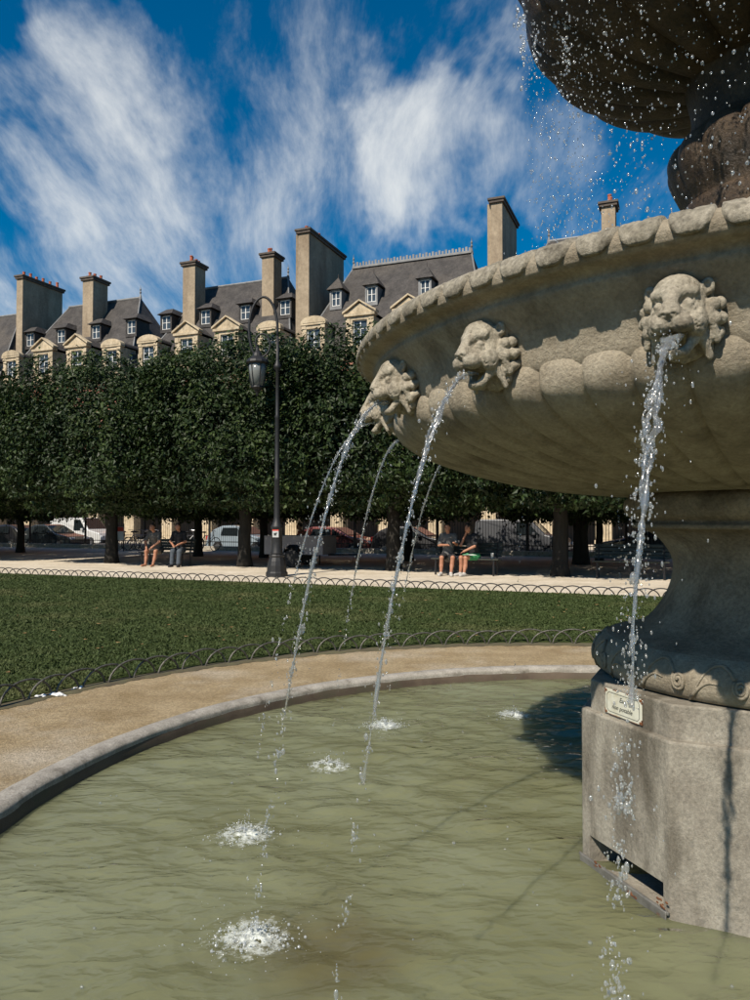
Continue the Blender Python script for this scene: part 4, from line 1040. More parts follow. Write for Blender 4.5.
# ================================================================ STREET LAMP
def lamp():
    L = empty('street_lamp', W(UX(277, 17.9), 17.9, GROUND_Z), 0); tag(L, 'black cast iron street lamp with a curled crook and hanging lantern', 'street lamp')
    MB().lathe([(.30, 0), (.30, .10), (.27, .14), (.26, .30), (.235, .42), (.20, .52), (.215, .56), (.19, .60)], 12).build('base', M['iron'], L)
    MB().lathe([(.165, .60), (.165, .64), (.15, .67), (.145, 1.28), (.165, 1.31), (.17, 1.36), (.14, 1.40), (.10, 1.50), (.085, 1.6), (.075, 2.6), (.09, 2.64), (.07, 2.68), (.062, 4.3), (.078, 4.34), (.055, 4.40), (.05, 5.6), (.10, 5.66), (.11, 5.74), (.07, 5.80), (.045, 5.9), (.04, 6.55)], 16).build('post', M['iron'], L, True)
    arc = []                                     # crook to the side of the lantern
    for i in range(30):
        t = i / 29; a = math.pi * (0 + t * 1.62); rx, rz = .40 - .03 * t, .95 - .12 * t
        arc.append((-.40 + rx * math.cos(a), 0, 6.72 + rz * math.sin(a)))
    MB().tube([(0, 0, 6.45)] + arc, [.036] * 31, 8).build('crook', M['iron'], L, True)
    cur = []
    for i in range(32):
        t = i / 31; a = R(200) + t * R(400); rr = .30 * (1 - .55 * t); cur.append((-.44 + rr * math.cos(a), 0, 6.35 + rr * 1.35 * math.sin(a)))
    MB().tube(cur, [.026] * 32, 8).build('scroll', M['iron'], L, True)
    x = -.55
    lan = MB().lathe([(.02, 5.98), (.05, 5.95), (.06, 5.86), (.12, 5.80), (.14, 5.72), (.30, 5.60), (.315, 5.54), (.26, 5.50)], 12).lathe([(.16, 4.90), (.17, 4.86), (.10, 4.80), (.05, 4.72), (.015, 4.62)], 12)
    for k in range(6):
        a = 2 * math.pi * k / 6; lan.tube([(.25 * math.cos(a), .25 * math.sin(a), 5.52), (.165 * math.cos(a), .165 * math.sin(a), 4.88)], .016, 5)
    lan.tube([(0, 0, 5.96), (0, 0, 6.02)], .025, 6)
    lo = lan.build('lantern', M['iron'], L, loc=(x, 0, .28))
    MB().lathe([(.235, 5.50), (.225, 5.30), (.155, 4.90)], 12).build('glass', M['lamp_glass'], lo, True)
    st = MB().cbox(-.085, .085, -.163, -.155, 1.06, 1.27, .002).build('sticker', M['litter_grey'], L, rot=(0, 0, R(-6)))
    MB().cbox(-.085, .085, -.166, -.1635, 1.235, 1.27, .001).build('red_band', M['sign_red'], st)
    k = MB().cbox(-.045, .025, -.166, -.1635, 1.11, 1.18, .001); k.ball((.022, -.1645, 1.17), .022, 8, 6, (1, .1, 1)); k.build('black_mark', M['enamel_ink'], st)
lamp()

# ================================================================ HOUSES
HV = 52.0
def gl_window(parent, w, h, y, z0, cols, rows, mtl='window_white'):
    """white sash: frame and each pane"""
    fr = MB(); t = .07
    fr.box(-w / 2, -w / 2 + t, y, y + .08, z0, z0 + h); fr.box(w / 2 - t, w / 2, y, y + .08, z0, z0 + h)
    fr.box(-w / 2 + t, w / 2 - t, y, y + .08, z0, z0 + t); fr.box(-w / 2 + t, w / 2 - t, y, y + .08, z0 + h - t, z0 + h)
    cw = (w - 2 * t) / cols; ch = (h - 2 * t) / rows
    for i in range(1, cols): x = -w / 2 + t + i * cw; fr.box(x - (.035 if i * 2 == cols else .02), x + (.035 if i * 2 == cols else .02), y + .005, y + .075, z0 + t, z0 + h - t)
    for j in range(1, rows): z = z0 + t + j * ch; fr.box(-w / 2 + t, w / 2 - t, y + .01, y + .07, z - .02, z + .02)
    fr.build('window_frame', M[mtl], parent)
    pm = MB().box(-cw / 2 + .015, cw / 2 - .015, 0, .012, -ch / 2 + .015, ch / 2 - .015).me('pane')
    for i in range(cols):
        for j in range(rows):
            link('pane', pm, M['window_glass'], parent, (-w / 2 + t + (i + .5) * cw, y + .045, z0 + t + (j + .5) * ch), (R(rnd.uniform(-2.5, 2.5)), 0, R(rnd.uniform(-2.5, 2.5))))
EAVE, RIDGE, RUN = 14.3, 23.2, 6.0
def slope_y(z): return (z - EAVE) / (RIDGE - EAVE) * RUN
def stone_dormer(house, x, kind):
    m = MB(); tri = kind == 'tri'; hw = 1.12 if tri else .98; ww = .60; top = 17.25 if tri else 16.95; sill = 15.05
    dep = slope_y(top) + .25
    m.box(-hw, -ww, 0, .45, EAVE - .1, top); m.box(ww, hw, 0, .45, EAVE - .1, top)       # jambs
    m.box(-ww, ww, 0, .45, EAVE - .1, sill); m.box(-ww, ww, 0, .45, top - .28, top)
    m.box(-hw + .02, -hw + .35, .45, dep, EAVE + .3, top - .02); m.box(hw - .35, hw - .02, .45, dep, EAVE + .3, top - .02)   # cheeks
    for k in range(5):
        if k % 2 == 0:
            for s in (-1, 1): m.box(min(s * hw, s * (hw - .34)) - (.03 if s < 0 else 0), max(s * hw, s * (hw - .34)) + (.03 if s > 0 else 0), -.045, -.002, 14.6 + k * .52, 15.02 + k * .52)
    if tri:
        m.box(-hw - .14, hw + .14, -.16, .46, top + .002, top + .20)
        m.prism([(-hw - .2, top + .20), (hw + .2, top + .20), (0, top + 1.02)], -.02, .45)
        for s in (-1, 1):
            a = (s * (hw + .26), top + .21); b = (0, top + 1.12)
            m.prism([a, (a[0] - s * .0, a[1] + .17), (0, b[1] + .12), b][::s], -.20, .47)
    else:
        pts = [(-hw - .12, top + .002)] + [((hw + .12) * math.sin(t), top + .18 + .52 * math.cos(t)) for t in np.linspace(-math.pi / 2, math.pi / 2, 12)] + [(hw + .12, top + .002)]
        m.prism(pts[::-1], -.10, .46)
        inner = [((hw - .1) * math.sin(t), top + .16 + .36 * math.cos(t)) for t in np.linspace(-math.pi / 2, math.pi / 2, 12)]
        m.prism(inner[::-1], -.13, -.101)
    d = m.build('dormer', M['limestone'], house, loc=(x, -.12, 0))
    rf = MB(); tp = top + (1.05 if tri else .66); L = slope_y(tp) + .5
    if tri: rf.add([(-hw - .1, .5, top + .16), (hw + .1, .5, top + .16), (0, .5, tp), (-hw - .1, slope_y(top + .1) + .6, top + .16), (hw + .1, slope_y(top + .1) + .6, top + .16), (0, L, tp)], [(0, 2, 5, 3), (1, 4, 5, 2), (0, 1, 2)])
    else:
        rf.prism([((hw + .08) * math.sin(t), top + .1 + .52 * math.cos(t)) for t in np.linspace(math.pi / 2, -math.pi / 2, 10)], .47, L)
    rf.build('dormer_roof', M['slate'], d)
    gl_window(d, 2 * ww, top - .28 - sill, .16, sill, 2, 3)
def lucarne(house, x, z0, pointed, w=1.0):
    y0 = slope_y(z0) - .35; h = 1.25; m = MB()
    m.box(-w / 2 - .14, -w / 2, 0, 1.8, z0 - .3, z0 + h); m.box(w / 2, w / 2 + .14, 0, 1.8, z0 - .3, z0 + h)
    m.box(-w / 2, w / 2, 0, .5, z0 - .3, z0 - .001); m.box(-w / 2, w / 2, 0, 1.8, z0 + h, z0 + h + .1)
    d = m.build('roof_window', M['slate'] if not pointed else M['lead'], house, loc=(x, y0, 0))
    c = MB(); e = w / 2 + .34; zt = z0 + h + .10; L = 1.0
    tp = zt + (1.15 if pointed else .62)
    if pointed: c.add([(-e, -.22, zt), (e, -.22, zt), (e, 1.7, zt), (-e, 1.7, zt), (0, .55, tp)], [(0, 1, 4), (1, 2, 4), (2, 3, 4), (3, 0, 4), (3, 2, 1, 0)]).tube([(0, .55, tp - .1), (0, .55, tp + .3)], [.05, .015], 6)
    else: c.add([(-e, -.25, zt), (e, -.25, zt), (e, 2.1, zt), (-e, 2.1, zt), (-e * .45, .55, tp), (e * .45, .55, tp), (e * .45, 2.1, tp), (-e * .45, 2.1, tp)], [(0, 1, 5, 4), (1, 2, 6, 5), (2, 3, 7, 6), (3, 0, 4, 7), (4, 5, 6, 7), (3, 2, 1, 0)])
    c.build('window_hood', M['slate'], d)
    gl_window(d, w, h, .10, z0, 2, 2)
def chimney(roof, x, y0, y1, w, zt, z0, pots, ledge=False):
    m = MB().cbox(-w / 2, w / 2, y0, y1, z0, zt, .02)
    if ledge: m.cbox(-w / 2 - .34, -w / 2 + .0, y0 + .25, y1 - .4, z0, zt - .12, .02)
    ch = m.build('chimney', M['stucco'], roof, loc=(x, 0, 0))
    MB().cbox(-w / 2 - .14, w / 2 + .14, y0 - .14, y1 + .14, zt - .22, zt - .02, .02).cbox(-w / 2 - .22, w / 2 + .22, y0 - .22, y1 + .22, zt - .019, zt + .16, .02).build('chimney_cap', M['chimney_cap'], ch)
    n = pots; r_ = random.Random(int(x * 100 + zt * 10))
    for k in range(n):
        yy = y0 + (y1 - y0) * (k + .5) / n; s = r_.uniform(.8, 1.25)
        MB().lathe([(.15, zt + .15), (.125, zt + .15 + .42 * s), (.15, zt + .15 + .45 * s), (.15, zt + .15 + .52 * s), (.10, zt + .15 + .52 * s)], 10).build('chimney_pot', M['terracotta'], ch, loc=(r_.uniform(-.12, .12), yy, 0))
def finial(roof, x, z, h=1.2):
    MB().lathe([(.16, z - .15), (.12, z + .1), (.05, z + .3 * h), (.11, z + .42 * h), (.05, z + .52 * h), (.09, z + .66 * h), (.03, z + .8 * h), (.008, z + h)], 8).build('finial', M['lead'], roof, loc=(x, 6.0, 0))
def house(u0, u1, label, pattern, hipL, hipR, lucs, pointed, chims, crest=False, fins=(1, 1)):
    w = u1 - u0; hb = empty('town_house', W((u0 + u1) / 2, HV, ROAD_Z), FA); tag(hb, label, 'house', 'brick and stone houses round the square')
    hw = w / 2; bay = w / 4
    MB().box(-hw + .01, hw - .01, .012, 12, 5.2, EAVE - .25).build('wall', M['brick'], hb)
    MB().cbox(-hw - .0, hw, -.28, .4, EAVE - .25, EAVE + .02, .05).build('cornice', M['limestone'], hb)
    MB().cbox(-hw, hw, -.10, .3, 4.9, 5.2, .03).build('string_course', M['limestone'], hb)
    MB().box(-hw, hw, 4.2, 4.5, 0, 4.9).build('arcade_back_wall', M['arcade_dark'], hb)
    pm = MB().cbox(-.52, .52, 0, .95, .45, 2.75, .02).cbox(-.6, .6, -.06, 1.0, 0, .45, .02).cbox(-.6, .6, -.06, 1.0, 2.752, 2.95, .02).me('pier')
    for k in range(5):
        if k == 4: break
        link('pier', pm, M['limestone'], hb, (-hw + k * bay, 0, 0))
    arch = MB(); h2 = bay / 2; ri = h2 - .52
    P = [(ri * math.cos(t), 2.95 + ri * math.sin(t) * 1.05) for t in np.linspace(0, math.pi, 15)]
    for i in range(14):
        (xa, za), (xb, zb) = P[i], P[i + 1]; arch.prism([(xb, zb), (xa, za), (xa, 4.9), (xb, 4.9)][::-1], .0, .9)
    for s in (-1, 1): arch.box(min(s * ri, s * h2), max(s * ri, s * h2), 0, .9, 2.95, 4.9)
    am = arch.me('arch')
    for k in range(4): link('arch', am, M['limestone'], hb, (-hw + (k + .5) * bay, .0, 0))
    # quoins at the party walls
    qm = [MB().cbox(.02, a, -.04, .011, 5.3, 6.1, .02).me('quoin') for a in (.5, .75)]
    for k in range(10): link('quoin', qm[k % 2], M['limestone'], hb, (-hw, 0, k * .88))
    y1 = RUN * 2
    V = [(-hw, -.1, EAVE), (hw, -.1, EAVE), (hw, y1, EAVE), (-hw, y1, EAVE), (-hw + hipL, RUN, RIDGE), (hw - hipR, RUN, RIDGE)]
    rf = MB().add(V, [(0, 1, 5, 4), (1, 2, 5), (2, 3, 4, 5), (3, 0, 4), (3, 2, 1, 0)]).build('roof', M['slate'], hb)
    rc = MB(); xa, xb = -hw + hipL - .05, hw - hipR + .05
    rc.tube([(xa, RUN, RIDGE), (xb, RUN, RIDGE)], .13, 8)
    for (a, b) in ((V[0], V[4]), (V[1], V[5])): rc.tube([a, b], .07, 6)
    if crest:
        n = int((xb - xa) / .28)
        for k in range(n): rc.box(xa + k * .28 + .03, xa + k * .28 + .20, RUN - .02, RUN + .02, RIDGE + .1, RIDGE + .42 + .08 * (k % 2))
        rc.cbox(xa, xb, RUN - .22, RUN + .22, RIDGE - .12, RIDGE + .10, .03)
    rc.build('ridge_lead', M['lead'], rf)
    if fins[0]: finial(rf, xa + .05, RIDGE)
    if fins[1]: finial(rf, xb - .05, RIDGE)
    for i, kd in enumerate(pattern):
        if kd: stone_dormer(hb, -hw + (i + .5) * bay, kd)
    for (lx, lz) in lucs: lucarne(hb, lx - (u0 + u1) / 2, lz, pointed, .95 if not pointed else .78)
    for (cu, a, b, cw, zt, zb, pots, ld) in chims: chimney(rf, cu - (u0 + u1) / 2, a - HV, b - HV, cw, zt, zb, pots, ld)
D = .22
PT = ('seg', 'tri', 'tri', 'seg')
def UL(px): return UX(px, HV + 2.9)
house(-75.2, -59.6, 'house with slate roof past the long chimney wall at the far end of the row', PT, 3.5, 3.5, [(-68, 18.6)], False, [(-68, 55, 56.5, 1.2, 24.6 + D, 17, 2, False)])
house(-59.6, -43.9, 'slate roofed house with the longest plain chimney wall at its party wall', PT, 3.0, 3.9, [(UL(30), 18.7), (UL(61), 18.7), (UL(96), 18.7), (UL(131), 18.8)], False,
      [(-59.3, 54.3, 59.4, .75, 25.3 + D, 15.5, 6, True), (UX(87, 55.4), 55.2, 57.2, 1.25, 24.5 + D, 17.5, 3, False)], fins=(0, 1))
house(-43.9, -28.1, 'slate roofed house with two slim chimneys and a pointed finial', PT, 3.6, 3.6, [(UL(166), 18.8), (UL(205), 18.9), (UL(245), 18.9), (UL(285), 18.9)], False,
      [(UX(190, 55.4), 55.0, 56.6, 1.3, 24.35 + D, 16.8, 4, False), (UX(268, 55.4), 55.2, 56.6, 1.15, 24.15 + D, 17.8, 3, False)], fins=(0, 1))
house(-28.1, -12.4, 'house with a smooth steep slate roof, lead ridge crest and tall chimney slab', PT, 2.7, 2.7, [(UL(335), 19.2), (UL(371), 19.2), (UL(425), 19.2)], True,
      [(-27.9, 53.6, 60.4, 1.0, 25.0 + D, 14.6, 6, True)], crest=True)
house(-12.4, 3.2, 'house behind the fountain rim with tall thin chimney slab and a short chimney', PT, 3.4, 3.4, [(-8, 18.8), (-4, 18.8)], False,
      [(-12.3, 54.6, 60.0, .85, 25.4 + D, 15, 3, True), (UX(611, 55.4), 55.2, 56.4, .95, 24.1 + D, 18, 2, False)])
house(3.2, 18.8, 'house at the end of the row hidden behind the stone column', PT, 3.4, 3.4, [], False, [(18.6, 54.6, 60.0, .85, 25.2, 15, 3, False)])

# ================================================================ VEHICLES
def vehicle(name, u, v, L, H, Wd, paint, label, cat, van=False, flip=False, tail=True):
    c = empty(name, W(u, v, ROAD_Z), FA + (math.pi if flip else 0)); tag(c, label, cat, 'vehicles parked along the railing')
    hl = L / 2; hw = Wd / 2; g = .22
    if van: roof = [(-hl + .06, .95), (-hl + .10, H - .12), (-hl + .3, H), (hl - 1.75, H), (hl - 1.05, 1.12), (hl - .15, .92)]
    else: roof = [(-hl + .10, .92), (-hl + .45, H - .22), (-hl + .95, H - .02), (-hl + 1.6, H), (hl - 1.95, H - .06), (hl - 1.15, .98), (hl - .2, .80)]
    belt = .92 if not van else 1.05
    prof = [(-hl, .48)] + roof + [(hl, .62), (hl - .02, g + .08), (hl - .2, g), (-hl + .2, g), (-hl, g + .1)]
    # side panels drawn in above the belt
    def yin(z): return hw - (0 if z < belt else (z - belt) * (.28 if not van else .13))
    n = len(prof); V = [(x, -yin(z), z) for x, z in prof] + [(x, yin(z), z) for x, z in prof]
    F = [list(range(n))[::-1], list(range(n, 2 * n))] + [(i, (i + 1) % n, n + (i + 1) % n, n + i) for i in range(n)]
    mb = MB().add(V, F); body = mb.build('body', paint, c)
    bv = body.modifiers.new('round', 'BEVEL'); bv.width = .06; bv.segments = 2; bv.limit_method = 'ANGLE'; bv.angle_limit = R(12)
    # side windows, windscreen, rear window as glass slabs set just proud
    top = H - .13
    def side(x0a, x0b, x1a, x1b, s):
        z0, z1 = belt + .06, top; y0, y1 = s * (yin(z0) + .006), s * (yin(z1) + .006)
        P = [(x0a, y0, z0), (x1a, y0, z0), (x1b, y1, z1), (x0b, y1, z1)]; Q = [(x, y - s * .02, z) for x, y, z in P]
        f = [(0, 1, 2, 3), (7, 6, 5, 4), (0, 4, 5, 1), (1, 5, 6, 2), (2, 6, 7, 3), (3, 7, 4, 0)]
        MB().add(P + Q, f if s < 0 else [q[::-1] for q in f]).build('side_window', M['car_glass'], c)
    for s in (-1, 1):
        if van: side(hl - 2.35, hl - 2.35, hl - 1.30, hl - 1.85, s)
        else:
            side(-hl + .95, -hl + 1.02, -.02, -.05, s); side(.06, .03, hl - 1.50, hl - 2.02, s)
    def slab(xa, za, xb, zb, nm):
        ya, yb = yin(za) - .08, yin(zb) - .10; d = Vector((zb - za, 0, -(xb - xa))).normalized() * .03
        if (d.x > 0) != (xa > 0): d = -d
        P = [(xa, -ya, za), (xa, ya, za), (xb, yb, zb), (xb, -yb, zb)]; Q = [(x + d.x, y, z + d.z) for x, y, z in P]
        MB().add(P + Q, [(0, 1, 2, 3), (4, 7, 6, 5), (0, 4, 5, 1), (1, 5, 6, 2), (2, 6, 7, 3), (3, 7, 4, 0)]).build(nm, M['car_glass'], c)
    if van: slab(hl - 1.12, 1.18, hl - 1.70, H - .06, 'windscreen')
    else: slab(hl - 1.22, 1.02, hl - 1.9, H - .09, 'windscreen'); slab(-hl + .17, .98, -hl + .44, H - .25, 'rear_window')
    wm = MB().lathe([(.19, -.10), (.30, -.10), (.32, -.06), (.32, .06), (.30, .10), (.19, .10)], 20).me('wheel', True)
    rm = MB().lathe([(.02, -.085), (.19, -.085), (.19, .085), (.02, .085)], 14).me('rim')
    for x in (-hl + .78, hl - .85):
        for s in (-1, 1):
            wo = link('wheel', wm, M['rubber'], c, (x, s * (hw - .07), .32), (R(90), 0, 0)); link('rim', rm, M['rim_metal'], wo, (0, 0, -s * .022))
    for s in (-1, 1):
        MB().cbox(hl - .16, hl + .012, s * (hw - .28) - .16, s * (hw - .28) + .16, .62, .76, .02).build('headlight', M['head_glass'], c)
        MB().cbox(-hl - .012, -hl + .14, s * (hw - .15) - .12, s * (hw - .15) + .12, .70, .95, .02).build('tail_light', M['tail_red'], c)
        MB().cbox(hl - 1.62, hl - 1.45, s * (hw + .02) - .0 - (.12 if s < 0 else 0), s * (hw + .02) + (.12 if s > 0 else 0), belt + .04, belt + .18, .02).build('mirror', paint, c)
    MB().cbox(hl - .08, hl + .04, -hw + .1, hw - .1, g + .04, g + .22, .03).cbox(-hl - .04, -hl + .08, -hw + .1, hw - .1, g + .06, g + .24, .03).build('bumper', M['rubber'], c)
P_DK = car_paint('paint_dark', (.02, .026, .028)); P_BK = car_paint('paint_black', (.010, .010, .012)); P_BL = car_paint('paint_pale_blue', (.22, .27, .31))
P_RD = car_paint('paint_maroon', (.16, .035, .028)); P_WH = car_paint('paint_white', (.62, .62, .60)); P_GY = car_paint('paint_grey', (.065, .068, .075))
vehicle('parked_car', UX(6, 35.2), 35.2, 4.3, 1.50, 1.76, P_BK, 'black parked car cut by the dark crown shade past the last tree', 'car', flip=True)
vehicle('parked_car', UX(56, 35.4), 35.4, 3.9, 1.52, 1.72, P_DK, 'dark green hatchback with pale side windows behind the railing', 'car')
vehicle('parked_van', UX(84, 40.5), 40.5, 4.6, 1.95, 1.85, P_WH, 'white van parked across the street beyond the dark hatchback', 'van', van=True)
vehicle('parked_car', UX(246, 35.2), 35.2, 4.0, 1.50, 1.74, P_BL, 'pale blue hatchback with a red tail light between two trunks', 'car')
vehicle('parked_car', UX(338, 35.2), 35.2, 4.2, 1.46, 1.75, P_RD, 'maroon parked car behind the grey trailer', 'car')
vehicle('parked_car', UX(415, 35.3), 35.3, 4.1, 1.48, 1.75, P_BK, 'black parked car behind the bench couple', 'car')
vehicle('parked_van', UX(523, 35.4), 35.4, 4.4, 1.82, 1.80, P_GY, 'dark grey delivery van with a pale cab window', 'van', van=True)
vehicle('parked_car', UX(648, 35.2), 35.2, 4.3, 1.50, 1.78, P_DK, 'dark car parked beyond the stone column and railing', 'car', flip=True)

def trailer():
    c = empty('utility_trailer', W(UX(300, 22.0), 22.0, GROUND_Z), FA + R(4)); tag(c, 'small grey utility trailer with dark wheel under the trees', 'trailer')
    V = [(-1.0, .42), (-.35, .42), (-.28, .62), (-.10, .74), (.16, .74), (.34, .62), (.42, .42), (1.05, .42), (1.05, 1.02), (-1.0, 1.02)]
    MB().prism(V[::-1], -.6, -.57).prism(V[::-1], .57, .6).box(-1.0, -.97, -.57, .57, .42, 1.02).box(1.02, 1.05, -.57, .57, .42, 1.02).box(-.97, 1.02, -.57, .57, .42, .47).build('bed', M['trailer_grey'], c)
    wm = MB().lathe([(.16, -.09), (.27, -.09), (.29, -.05), (.29, .05), (.27, .09), (.16, .09)], 18).me('wheel', True)
    for s in (-1, 1):
        w = link('wheel', wm, M['rubber'], c, (.03, s * .66, .29), (R(90), 0, 0)); link('rim', MB().lathe([(.02, -.06), (.16, -.06), (.16, .06), (.02, .06)], 12).me('rim'), M['rim_metal'], w)
    MB().tube([(1.0, 0, .4), (2.0, 0, .42)], .035, 6).tube([(2.0, 0, .42), (2.0, 0, .0)], .025, 6).build('drawbar', M['iron'], c)
trailer()

# ================================================================ BENCHES, BICYCLES, SIGN POST
def bench(u, v, rz, label):
    b = empty('park_bench', W(u, v, GROUND_Z), FA + rz); tag(b, label, 'bench', 'benches under the trees')
    sm = MB().cbox(-.95, .95, -.042, .042, -.018, .018, .006).me('slat')
    for k in range(5): link('seat_slat', sm, M['wood_green'], b, (0, -.20 + k * .098, .45 - .008 * k))
    for k in range(4): link('back_slat', sm, M['wood_green'], b, (0, .265 + .03 * k, .55 + .098 * k), (R(75), 0, 0))
    lm = MB().tube([(0, -.22, 0), (0, -.20, .43)], .028, 6).tube([(0, .22, 0), (0, .22, .43), (0, .37, .90)], .028, 6).tube([(0, -.22, .425), (0, .24, .40)], .026, 6).me('leg_frame')
    for x in (-.82, .82): link('leg_frame', lm, M['iron'], b, (x, 0, 0))
bench(UX(166, 20.7), 20.7, 0, 'dark slatted bench carrying the person with bare legs apart')
bench(UX(466, 20.35), 20.35, 0, 'dark slatted bench carrying the couple in grey shirt and green shorts')
bench(UX(630, 20.6), 20.6, 0, 'empty dark slatted bench beside the stone column')
def bicycle():
    b = empty('bicycle'); tag(b, 'dark bicycle leaning at the railing among other bicycles', 'bicycle', 'bicycles by the railing')
    w = [(.33 * math.cos(t), 0, .33 * math.sin(t)) for t in np.linspace(0, 2 * math.pi, 25)]
    wm = MB().tube(w, .018, 5, False)
    for k in range(8): a = math.pi * k / 8; wm.tube([(.32 * math.cos(a), 0, .32 * math.sin(a)), (-.32 * math.cos(a), 0, -.32 * math.sin(a))], .003, 3, False)
    wme = wm.me('wheel')
    for x in (-.52, .52): link('wheel', wme, M['rubber'], b, (x, 0, .35))
    MB().tube([(-.52, 0, .35), (-.08, 0, .30), (.36, 0, .80), (-.18, 0, .78), (-.52, 0, .35)], .018, 6).tube([(-.08, 0, .30), (-.22, 0, .92)], .017, 6).tube([(.52, 0, .35), (.36, 0, .80), (.33, 0, 1.0)], .017, 6).build('frame', M['rim_metal'], b)
    MB().tube([(.22, -.28, 1.02), (.33, -.1, 1.02), (.33, .1, 1.02), (.22, .28, 1.02)], .014, 6).build('handlebar', M['rim_metal'], b)
    MB().ball((-.24, 0, .95), .12, 10, 6, (1.1, .6, .35)).build('saddle', M['rubber'], b, True)
    return b
bk = bicycle()
for i, px in enumerate((127, 134, 141, 149, 186, 205, 190)):
    o = bk if i == 0 else copy_tree(bk)
    o.location = W(UX(px, 30.6), 30.6 + .15 * (i % 2), GROUND_Z); o.rotation_euler = (R(6), 0, FA + R(rnd.uniform(35, 80)))
def info_post():
    p = empty('info_post', W(UX(121, 29.5), 29.5, GROUND_Z), FA); tag(p, 'short post with a red and white panel near the bicycles', 'sign')
    for x in (-.18, .18): MB().tube([(x, 0, 0), (x, 0, 1.35)], .03, 6).build('post', M['iron'], p)
    MB().cbox(-.20, .20, -.035, -.015, .55, 1.2, .004).build('panel', M['sign_white'], p)
    MB().cbox(-.20, .20, -.04, -.036, .98, 1.19, .001).build('red_panel', M['sign_red'], p)
info_post()

# ================================================================ PEOPLE
def person(u, v, rz, label, top, bottom, shoes, hair, lean=0.0, legs=((.11, .16), (.11, .16)), arms=None, head_turn=0.0, long_hair=False, sleeve=.45, short=.45, bare=False, seed=0):
    p = empty('person', W(u, v, GROUND_Z), FA + rz); tag(p, label, 'person')
    h = .013; lo = (-.42, -.80, -.01); hi = (.42, .32, 1.42)
    hip = np.array((0, .05, .53)); ch = np.array((0, .05 - .28 * lean, 1.0 - .04 * lean)); nk = ch + np.array((0, -.05 - .06 * lean, .17)); hd = nk + np.array((math.sin(head_turn) * .02, -.035 - .05 * lean, .155))
    sh = [ch + np.array((s * .175, 0, .10)) for s in (-1, 1)]
    kn = []; an = []; to = []
    for s, (k, f) in zip((-1, 1), legs):
        kn.append(np.array((s * k, -.40, .50))); an.append(np.array((s * f, -.42 - (.06 if s > 0 else 0), .085))); to.append(an[-1] + np.array((s * .03, -.16, -.05)))
    hips = [np.array((s * .095, .02, .53)) for s in (-1, 1)]
    if arms is None: arms = (((-.25, -.10, .84), (-.12, -.34, .72)), ((.25, -.10, .84), (.10, -.34, .74)))
    el = [np.array(a[0]) + np.array((0, -.2 * lean, -.05 * lean)) for a in arms]; wr = [np.array(a[1]) for a in arms]
    c = Clay(lo, hi, h)
    c.cap(hip, ch, .125, .135, .05); c.ell(ch + np.array((0, .0, .03)), (.175, .115, .15), .05); c.cap(sh[0], sh[1], .06, .06, .04)
    c.cap(ch + np.array((0, -.01, .12)), hd - np.array((0, 0, .05)), .055, .052, .03)
    c.ell(hd, (.076, .095, .112), .02); c.ell(hd + np.array((0, -.055, -.06)), (.05, .045, .05), .02)          # skull and jaw
    f = np.array((math.sin(head_turn), -math.cos(head_turn), 0))
    c.cap(hd + f * .095 + np.array((0, 0, .01)), hd + f * .110 + np.array((0, 0, -.025)), .010, .015, .01)     # nose
    sd_ = np.array((f[1], -f[0], 0))
    for s in (-1, 1):
        c.ell(hd + f * .098 + sd_ * s * .034 + np.array((0, 0, .012)), (.014, .014, .010), .006, True)        # eyes
        c.ell(hd + sd_ * s * .078 - np.array((0, 0, .01)), (.014, .02, .03), .006)                             # ears
    c.cap(hd + f * .100 + sd_ * .022 + np.array((0, 0, -.058)), hd + f * .100 - sd_ * .022 + np.array((0, 0, -.058)), .005, .005, .004, True)
    for i in (0, 1):
        c.cap(hips[i], kn[i], .088, .062, .03); c.cap(kn[i], kn[i] * .45 + an[i] * .55 + np.array((0, .03, 0)), .058, .056, .02); c.cap(kn[i] * .45 + an[i] * .55 + np.array((0, .02, 0)), an[i], .054, .036, .02)
        c.cap(an[i] - np.array((0, -.03, .03)), to[i], .042, .034, .02)
        c.cap(sh[i], el[i], .052, .042, .02); c.cap(el[i], wr[i], .041, .028, .02)
        d = wr[i] - el[i]; d /= np.linalg.norm(d); sx = np.cross(d, (0, 0, 1)); sx /= np.linalg.norm(sx)
        pm = wr[i] + d * .06; c.cap(wr[i], pm, .028, .034, .015)
        for q in range(4):
            b0 = pm + sx * (q - 1.5) * .019 + d * .02; b1 = b0 + d * (.045, .055, .05, .038)[q]; c.cap(b0, b1, .0115, .0105, .003); c.cap(b1, b1 + d * .02 - np.array((0, 0, .018)), .0105, .009, .003)
        c.cap(wr[i] + d * .02, wr[i] + d * .05 + sx * (.045 if i else -.045), .014, .011, .006)
    body = link('body', c.mesh('body'), M['skin'], p)
    g = Clay(lo, hi, h)                                                        # shirt
    g.cap(hip + np.array((0, 0, -.02)), ch, .155, .155, .05); g.ell(ch + np.array((0, 0, .03)), (.198, .138, .165), .05); g.cap(sh[0], sh[1], .078, .078, .04)
    for i in (0, 1):
        e = sh[i] + (el[i] - sh[i]) * min(1, sleeve * 1.6); g.cap(sh[i], e, .072, .064, .02)
        if sleeve > .8: g.cap(el[i], wr[i], .058, .044, .02)
    g.cap(nk + np.array((0, -.02, .035)), nk + np.array((0, -.05, .12)), .065, .08, .01, True)
    g.rough(.02, 14); link('shirt', g.mesh('shirt'), top, p)
    g = Clay(lo, hi, h)
    g.ell(hip + np.array((0, 0, .01)), (.185, .15, .115), .03)
    for i in (0, 1):
        e = hips[i] + (kn[i] - hips[i]) * min(1, short * 2); g.cap(hips[i], e, .108, .088, .03)
        if short > .6: g.cap(kn[i], an[i] + np.array((0, 0, .03)), .082, .066, .03)
    g.rough(.016, 14); link('shorts' if short < .6 else 'trousers', g.mesh('shorts'), bottom, p)
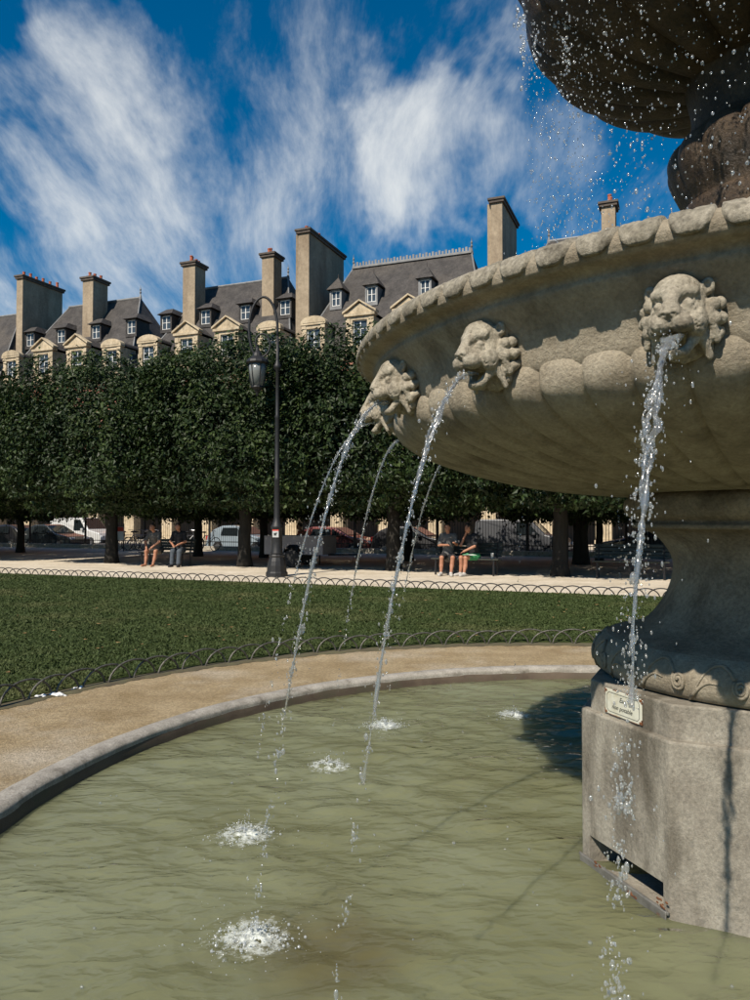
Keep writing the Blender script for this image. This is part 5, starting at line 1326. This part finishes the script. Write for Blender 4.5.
    if not bare:
        for i in (0, 1):
            g = Clay(lo, (.42, .32, .2), h); g.cap(an[i] - np.array((0, -.03, .035)), to[i] + np.array((0, -.01, 0)), .054, .044, .02); g.cap(an[i], an[i] - np.array((0, 0, .05)), .045, .05, .02)
            link('shoe', g.mesh('shoe'), shoes, p)
    g = Clay(lo, (.42, .4, 1.46), h)
    g.ell(hd + np.array((0, .022, .03)) - f * .0, (.088, .098, .105), .01)
    if long_hair: g.cap(hd + np.array((0, .05, -.02)), hd + np.array((0, .09, -.2)), .085, .06, .03)
    g.ell(hd + f * .085 + np.array((0, 0, -.045)), (.075, .065, .085), .01, True)
    g.rough(.025, 30); link('hair', g.mesh('hair'), hair, p)
person(UX(158, 20.55), 20.55, R(4), 'person in patterned grey top with bare legs apart on bench', M['cloth_pattern'], M['cloth_pattern'], M['cloth_black'], M['hair'], .75, ((.17, .18), (.19, .15)), (((-.27, -.16, .86), (-.17, -.40, .64)), ((.27, -.16, .86), (.10, -.42, .66))), .3, False, .5, .35, True)
person(UX(180, 20.65), 20.65, R(18), 'person in dark clothes and trousers beside the bare legged sitter', M['cloth_black'], M['cloth_denim'], M['cloth_black'], M['hair'], .35, ((.1, .12), (.12, .12)), None, -.6, True, .5, .9)
person(UX(448, 20.15), 20.15, R(10), 'person in grey t-shirt and black shorts gesturing on bench', M['cloth_grey'], M['cloth_black'], M['shoe_pale'], M['hair'], .15, ((.13, .15), (.17, .13)), (((-.24, -.06, .84), (-.02, -.30, .84)), ((.25, -.08, .86), (.22, -.36, .90))), -.3, False, .55, .45)
person(UX(473, 20.2), 20.2, R(-28), 'person in black top and green shorts with paper on lap', M['cloth_black'], M['cloth_green'], M['shoe_pale'], M['hair'], .45, ((.08, .09), (.09, .10)), (((-.24, -.14, .86), (-.10, -.20, 1.12)), ((.24, -.12, .84), (.06, -.36, .70))), .5, True, .5, .32)
person(UX(303, 23.4), 23.4, R(-35), 'person in rust coloured top sitting behind the grey trailer', M['cloth_rust'], M['cloth_rust'], M['cloth_black'], M['hair'], .3, ((.1, .12), (.12, .12)), None, .4, False, .4, .35)
bench(UX(303, 23.45), 23.45, R(-35), 'bench behind the trailer under the person in rust top')
def small_things():
    X = W(UX(492, 20.25), 20.25, GROUND_Z + .47)
    o = MB().lathe([(.033, 0), (.042, .14), (.044, .145), (.044, .155), (.02, .157)], 14).build('paper_cup', M['sign_white'], None, True, X); tag(o, 'white paper cup standing on the couple bench', 'cup')
    X = W(UX(470, 19.78), 19.78, GROUND_Z + .585)
    o = MB().add([(-.15, -.1, 0), (0, -.1, .015), (.15, -.1, 0), (.15, .1, .0), (0, .1, .015), (-.15, .1, 0), (-.15, -.1, -.006), (0, -.1, .008), (.15, -.1, -.006), (.15, .1, -.006), (0, .1, .008), (-.15, .1, -.006)],
                 [(0, 1, 4, 5), (1, 2, 3, 4), (6, 11, 10, 7), (7, 10, 9, 8), (0, 6, 7, 1), (1, 7, 8, 2), (2, 8, 9, 3), (3, 9, 10, 4), (4, 10, 11, 5), (5, 11, 6, 0)]).build('open_book', M['sign_white'], None, False, X, (0, 0, FA + R(-28)))
    tag(o, 'open white pages on the lap of the person in green shorts', 'book')
small_things()
